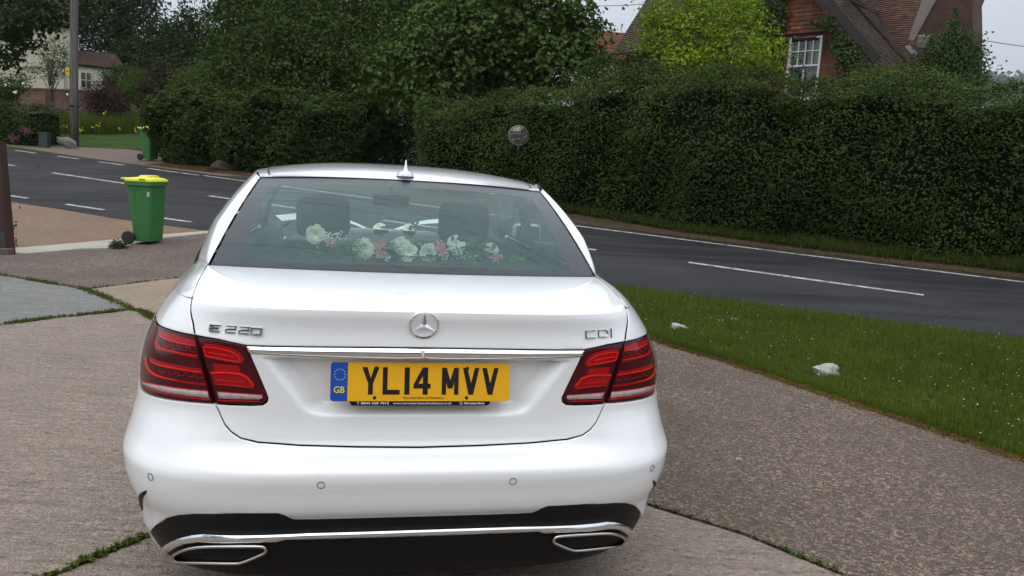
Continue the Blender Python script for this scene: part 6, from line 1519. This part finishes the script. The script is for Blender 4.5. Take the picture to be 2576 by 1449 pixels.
# garden at the left
tree("silver_tree", "small multi-stemmed silver leaved tree against the cream cottage wall", [B(120, 125, 44, .75), B(145, 160, 44, .75), B(100, 175, 44, .6), B(165, 125, 44, .6), B(172, 180, 44, .45), B(130, 195, 44, .35)], 1900, .12, .06, F_silver, gb(128, 44), 45, .05, .2, 7, .25, bark=M_barkl, limbs=34)
tree("purple_shrub", "dusky purple leaved shrub in front of the garden wall by the irises", [B(262, 240, 38, .7), B(245, 262, 37.5, .5), B(285, 255, 37.5, .5), B(270, 285, 37, .5)], 5000, .10, .06, F_purple, gb(262, 38), 46, .06, .2, 12, .3, cat="shrub")
tree("dark_red_shrub", "dark red leaved bush behind the left end of the clipped hedge", [B(405, 215, 36, .9), B(430, 235, 35.5, .8), B(385, 245, 35.5, .7), B(440, 200, 36, .6), B(400, 270, 35, .7)], 8000, .085, .05, F_red, gb(408, 36), 47, .06, .2, 12, .3, cat="shrub")
tree("rose_bush", "loose green rose bush in front of the lean-to window", [B(295, 200, 41, .75), B(310, 230, 40.5, .6), B(275, 215, 41, .45), B(320, 185, 41, .4)], 3800, .11, .07, F_mid, gb(298, 41), 48, .06, .2, 12, .25, cat="shrub")
tree("bright_shrub", "rounded bright green shrub between the rose bush and the dark red bush", [B(350, 205, 39, .65), B(345, 235, 38.5, .6), B(365, 220, 39, .5)], 4500, .09, .05, F_light, gb(352, 39), 49, .06, .2, 12, .3, cat="shrub")
tree("laurel_bush", "light green leafy shrub behind the clipped hedge, left of the elder", [B(500, 210, 30, .8), B(540, 220, 29.5, .8), B(470, 225, 30, .5), B(560, 190, 30, .6)], 8000, .10, .06, F_light, gb(520, 30), 50, .06, .22, 12, .3, cat="shrub")
tree("white_rose_bush", "rose bush with a few white blooms at the far left before the garden wall", [B(20, 225, 40, .7), B(45, 205, 40, .5), B(-10, 240, 40, .8)], 3600, .10, .07, F_mid, gb(20, 40), 54, .05, .2, 12, .25, cat="shrub")
m = MB()
for px, py in ((60, 209), (14, 214), (38, 232), (12, 262)):
    for k in range(3): m.box(tuple(at(px + random.uniform(-3, 3), py + random.uniform(-2, 2), 39.2)), (.10, .08, .09), bev=.03)
o = m.build("rose_bloom", M_white, smooth=True); tag(o, "few white rose blooms on the bush at the far left", "roses", kind="stuff")
# low pink blooms at the low hedge
m = MB(); rs_ = random.Random(3)
for cx, cy_ in ((63, 325), (36, 350), (70, 332), (30, 345)):
    for k in range(22):
        p = Vector(at(cx + rs_.gauss(0, 6), cy_ + rs_.gauss(0, 4), 26.9).tolist()); s_ = .03; m.add([tuple(p + Vector((-s_, 0, 0))), tuple(p + Vector((0, -.01, s_))), tuple(p + Vector((s_, 0, 0))), tuple(p + Vector((0, -.01, -s_)))], [[0, 1, 2, 3]])
o = m.build("pink_bloom", mat_petal("magenta_petal", (.12, .035, .075), (.24, .09, .16))); tag(o, "loose pink flower clusters at the foot of the low hedge", "flowers", kind="stuff")
# grass: blades as slim upright triangles
def blades(name, X, Y, h, w, mat, label, seed, lift=.0, lean=.35, cat="grass"):
    rs = np.random.default_rng(seed); n = len(X); Z = terr(X, Y) + lift; hh = h * rs.uniform(.45, 1.25, n); a = rs.uniform(0, 6.283, n); b = rs.uniform(0, 6.283, n)
    P = np.stack([X, Y, Z], -1); d = np.stack([np.cos(a), np.sin(a), 0 * a], -1) * (w * rs.uniform(.6, 1.3, n))[:, None] * .5
    ln = np.stack([np.cos(b), np.sin(b), 0 * b], -1) * (hh * lean * rs.random(n))[:, None]
    M1 = P + ln * .35 + np.stack([0 * a, 0 * a, hh * .6], -1); T = P + ln + np.stack([0 * a, 0 * a, hh], -1)
    V = np.stack([P - d, P + d, M1 + d * .7, T, M1 - d * .7], 1).reshape(-1, 3); i = np.arange(n)[:, None] * 5
    F = np.concatenate([i + [0, 1, 2], i + [0, 2, 4], i + [4, 2, 3]], 0); o = fast_mesh(name, V, F, [mat]); tag(o, label, cat, kind="stuff"); return o
def scatter(poly, n, rs):
    P = np.array(poly); lo, hi = P.min(0), P.max(0); X, Y = rs.uniform(lo[0], hi[0], n * 4), rs.uniform(lo[1], hi[1], n * 4); k = inside(X, Y, poly); return X[k][:n], Y[k][:n]
rs = np.random.default_rng(77)
vis = [(1.30, 7.73), (1.55, 7.02), (1.81, 6.67), (2.43, 5.49), (3.0, 4.38), (3.9, 2.9), (6.5, 5), (7.2, 7.2), (5.6, 8.33), (4.66, 8.98), (3.52, 9.64), (2.28, 10.4), (1.0, 11.0), (.35, 11.1), (.9, 9.0)]
X, Y = scatter(vis, 120000, rs); k = rs.random(len(X)) < (.55 + .45 * np.sin(X * 2.1 + np.sin(Y * 1.7) * 2) ** 2); blades("verge_grass", X[k], Y[k], .055, .007, F_grass, "short daisy-flecked grass of the verge between drive and road", 61)
X, Y = scatter(vis, 2600, rs); blades("verge_stalks", X, Y, .17, .004, F_grassd, "thin taller stalks standing out of the verge grass", 62, cat="grass")
E2 = np.array(VERGE[:9] , float); tt = rs.random(9000) * (len(E2) - 1.001); ii = tt.astype(int); q = E2[ii] + (E2[ii + 1] - E2[ii]) * (tt - ii)[:, None] + rs.normal(0, .035, (9000, 2))
blades("edge_grass", q[:, 0] + .03, q[:, 1] + .02, .05, .006, F_grass, "ragged grass creeping over the drive edge", 63, lift=.004)
def litter(name, X, Y, L, W, mat, label, seed, cat, z=.012, up=1.0, dr=.3):
    rs = np.random.default_rng(seed); P = np.stack([X, Y, terr(X, Y) + z], -1); V, F = leafmesh(P, np.tile([0, 0, up * 3.0], (len(X), 1)), L, W, rs, droop=0); o = fast_mesh(name, V, F, [mat]); tag(o, label, cat, kind="stuff"); return o
M_thatch = foliage("dry_thatch", (.10, .06, .03), (.24, .16, .10), .1, .02)
q = E2[ii] + (E2[ii + 1] - E2[ii]) * (tt - ii)[:, None] + rs.normal(0, .035, (9000, 2)) - [.045, .03]
litter("dry_debris", q[:, 0], q[:, 1], .035, .006, M_thatch, "brown dry debris along the edge of the grass verge", 64, "debris", .016)
X, Y = scatter(vis, 560, rs); k = rs.random(len(X)) < .25 + .75 * (np.sin(X * 1.7 + 1) * np.sin(Y * 1.3) > 0); litter("daisies", X[k], Y[k], .013, .013, M_white, "small white daisies scattered over the grass verge", 65, "daisies", .055)
X, Y = scatter(vis, 900, rs); litter("verge_weeds", X, Y, .07, .035, F_grassd, "broad leaved weeds among the verge grass", 66, "weeds", .02)
# weeds in the joints
jl = [([(-7.6, 9.95), (-5.84, 9.02), (-5.33, 8.76), (-4.97, 8.59), (-4.51, 8.35)], .045, 1500), ([(-4.51, 8.35), (-3.87, 7.74), (-3.56, 7.4), (-3.36, 7.24), (-3.15, 6.98)], .05, 2600), ([(-5.5, 4.3), (-4.17, 6.43), (-3.95, 6.82), (-3.67, 7.19), (-3.56, 7.4)], .04, 2300),
      ([(-4.51, 8.35), (-4.34, 8.78), (-4.01, 9.52)], .02, 260), ([(-1.62, 2.45), (-1.5, 2.58), (-1.34, 2.88), (-1.1, 3.3)], .018, 620), ([(.69, 3.43), (1.03, 3.19), (1.31, 2.89)], .012, 160)]
XX, YY = [], []
for pl, sd, n in jl:
    P = np.array(pl); t = rs.beta(1, 1, n) * (len(P) - 1.001); t = np.clip(t + .05 * np.sin(t * 37), 0, len(P) - 1.001); i = t.astype(int); q = P[i] + (P[i + 1] - P[i]) * (t - i)[:, None] + rs.normal(0, sd * .5, (n, 2)); keep = rs.random(n) < .25 + .75 * (np.sin(q[:, 0] * 11 + q[:, 1] * 6) > -.35)
    XX.append(q[keep, 0]); YY.append(q[keep, 1])
litter("joint_weeds", np.concatenate(XX), np.concatenate(YY), .030, .014, F_grass, "green weeds and moss growing in the joints of the drive slabs", 67, "weeds", .022)
blades("joint_grass", np.concatenate(XX)[::2], np.concatenate(YY)[::2], .045, .005, F_grassd, "tufts of grass in the joints of the drive slabs", 68, lift=.0)
w0 = gnd(297, 626); n = 600; q = rs.normal(0, 1, (n, 2)) * [.06, .05]; P = np.stack([w0[0] + q[:, 0], w0[1] + q[:, 1], w0[2] + .02 + np.abs(rs.normal(0, .05, n)) * np.exp(-(q ** 2).sum(1) * 30)], -1)
V, F = leafmesh(P - w0, np.tile([0, -.3, .8], (n, 1)), .045, .018, rs); o = fast_mesh("weed_clump", V, F, [F_grassd]); o.location = w0.tolist(); tag(o, "low green weed clump on the pale concrete strip by the near bin", "weed")
w0 = gnd(4, 625); n = 700; q = rs.normal(0, 1, (n, 3)) * [.10, .08, .16]; P = w0 + q + [-.05, .02, .2]
V, F = leafmesh(P - w0, np.tile([.3, -.6, .4], (n, 1)), .05, .03, rs); o = fast_mesh("creeper", V, F, [F_ivy]); o.location = w0.tolist(); tag(o, "small leafy creeper at the foot of the red timber post", "creeper")
# long grass at the hedge foot, irises and lawn
def strip_scatter(path, n, w0_, w1_, rs):
    P = np.array(path, float); sg = np.hypot(*np.diff(P, axis=0).T); c = np.r_[0, np.cumsum(sg)]; s = rs.random(n) * c[-1]; x, y = np.interp(s, c, P[:, 0]), np.interp(s, c, P[:, 1]); d = rs.uniform(w0_, w1_, n); x2, y2 = np.interp(s + .2, c, P[:, 0]), np.interp(s + .2, c, P[:, 1]); tx, ty = x2 - x + 1e-6, y2 - y; l = np.hypot(tx, ty); return x + ty / l * d, y - tx / l * d
X, Y = strip_scatter(HP[1:], 26000, -.25, .55, rs); k = rs.random(len(X)) < (.25 + .75 * (np.sin(X * 2.3) + np.sin(X * .9 + 2) > .1)); blades("hedge_foot_grass", X[k], Y[k], .20, .014, F_grassd, "rough long grass at the foot of the tall hedge", 71, lean=.9)
X, Y = strip_scatter(HP[1:], 7000, -.2, .5, rs); litter("hedge_foot_weeds", X, Y, .10, .05, F_grassd, "leafy weeds at the foot of the tall hedge", 72, "weeds", .07)
X, Y = strip_scatter(HP[1:], 9000, .2, 1.2, rs); litter("verge_litter", X, Y, .05, .012, M_thatch, "brown leaf litter between the road edge line and the tall hedge", 73, "litter", .012)
X, Y = strip_scatter(HM[1:4], 4000, -.1, .8, rs); litter("leaf_litter", X, Y, .07, .02, M_thatch, "brown litter under the clipped hedge", 74, "litter", .012)
irx = []; 
c = [gnd(120, 338), gnd(250, 340), gnd(390, 335), gnd(396, 318), gnd(250, 312), gnd(118, 326)]; poly = [(p[0], p[1]) for p in c]
X, Y = scatter(poly, 6000, rs); blades("iris_bed", X, Y, .72, .045, F_iris, "bed of tall sword leaved irises across the lawn", 75, lean=.3, cat="irises")
X, Y = scatter([(p[0], p[1]) for p in (gnd(240, 318), gnd(330, 318), gnd(330, 290), gnd(250, 290))], 2600, rs); blades("tall_reeds", X, Y, 1.15, .03, F_mid, "taller reedy plants behind the irises under the purple shrub", 76, lean=.3, cat="reeds")
m = MB()
for px, py in [(133, 318), (160, 318), (200, 325), (249, 314), (263, 286), (340, 327), (366, 283), (386, 274), (377, 287), (206, 328), (361, 334), (128, 319), (168, 320), (150, 323), (142, 326), (182, 330), (231, 320), (300, 322), (392, 290)]:
    p = at(px, py, 32.5 + random.random() * 1.5)
    for k in range(5): m.box(tuple(p + np.array([random.gauss(0, .04), 0, random.gauss(0, .04)])), (.035, .03, .045), bev=.01)
o = m.build("iris_flower", plain("iris_yellow", (.62, .50, .02), .7), smooth=True); tag(o, "yellow iris blooms dotted through the iris bed", "irises", kind="stuff")
for i, (px, py, s_) in enumerate(((1858, 1161, .018), (2027, 1241, .010))): 
    q = gnd(px, py); boulder("pebble", (q[0], q[1], q[2] + .014), (s_, s_ * .7, s_ * .4), (M_wstone, M_gstone)[i], ("white fleck of paper-like stone lying on the brown drive slab", "small dark pebble on the brown drive slab right of the car")[i], 30 + i, "pebble", sub=2)
# trees behind the viewer
tree("garden_tree", "round leafy tree behind the viewer, mirrored at the right end of the chrome strip", [(8, -9, 4, 2.6, 2.6, 2.6), (9.5, -8, 2.4, 1.8, 1.8, 1.8)], 5000, .22, .15, F_mid, (8, -9, 0), 91, .2, .4, 12, .3)
tree("garden_tree", "spreading dark tree behind the viewer, mirrored at the left end of the chrome strip", [(-9, -9, 4.2, 3.0, 2.6, 2.8), (-6.8, -10, 2.6, 1.8, 1.8, 1.8)], 5000, .22, .15, F_mid, (-9, -9, 0), 92, .2, .4, 12, .3)
# far trees under the hill at the right
tree("far_wood", "hazy far-off line of trees under the hill at the right edge", [tuple(list(at(px, 224, 1200 + i * 18)) + [42, 24, 18 + 3 * (i % 3)]) for i, px in enumerate(range(2380, 2700, 22))], 7000, 8, 6, F_dark, (at(2480, 240, 1200)[0], 1200, 120), 95, 0, 6, 12, .3, cat="wood")
# damp summer air: pale haze that only tells far away
m = MB(); m.box((900, 2390, 400), (6400, 5840, 804)); hz = m.build("haze", (lambda t: (t.t.links.new(t.n("VolumePrincipled", {'Color': (.86, .91, .97), 'Density':   .00022, 'Anisotropy': .2}).outputs[0], t.out.inputs['Volume']), t.m)[1])(NT("haze_air")))
tag(hz, "thin pale haze over the far land", "haze", kind="stuff")
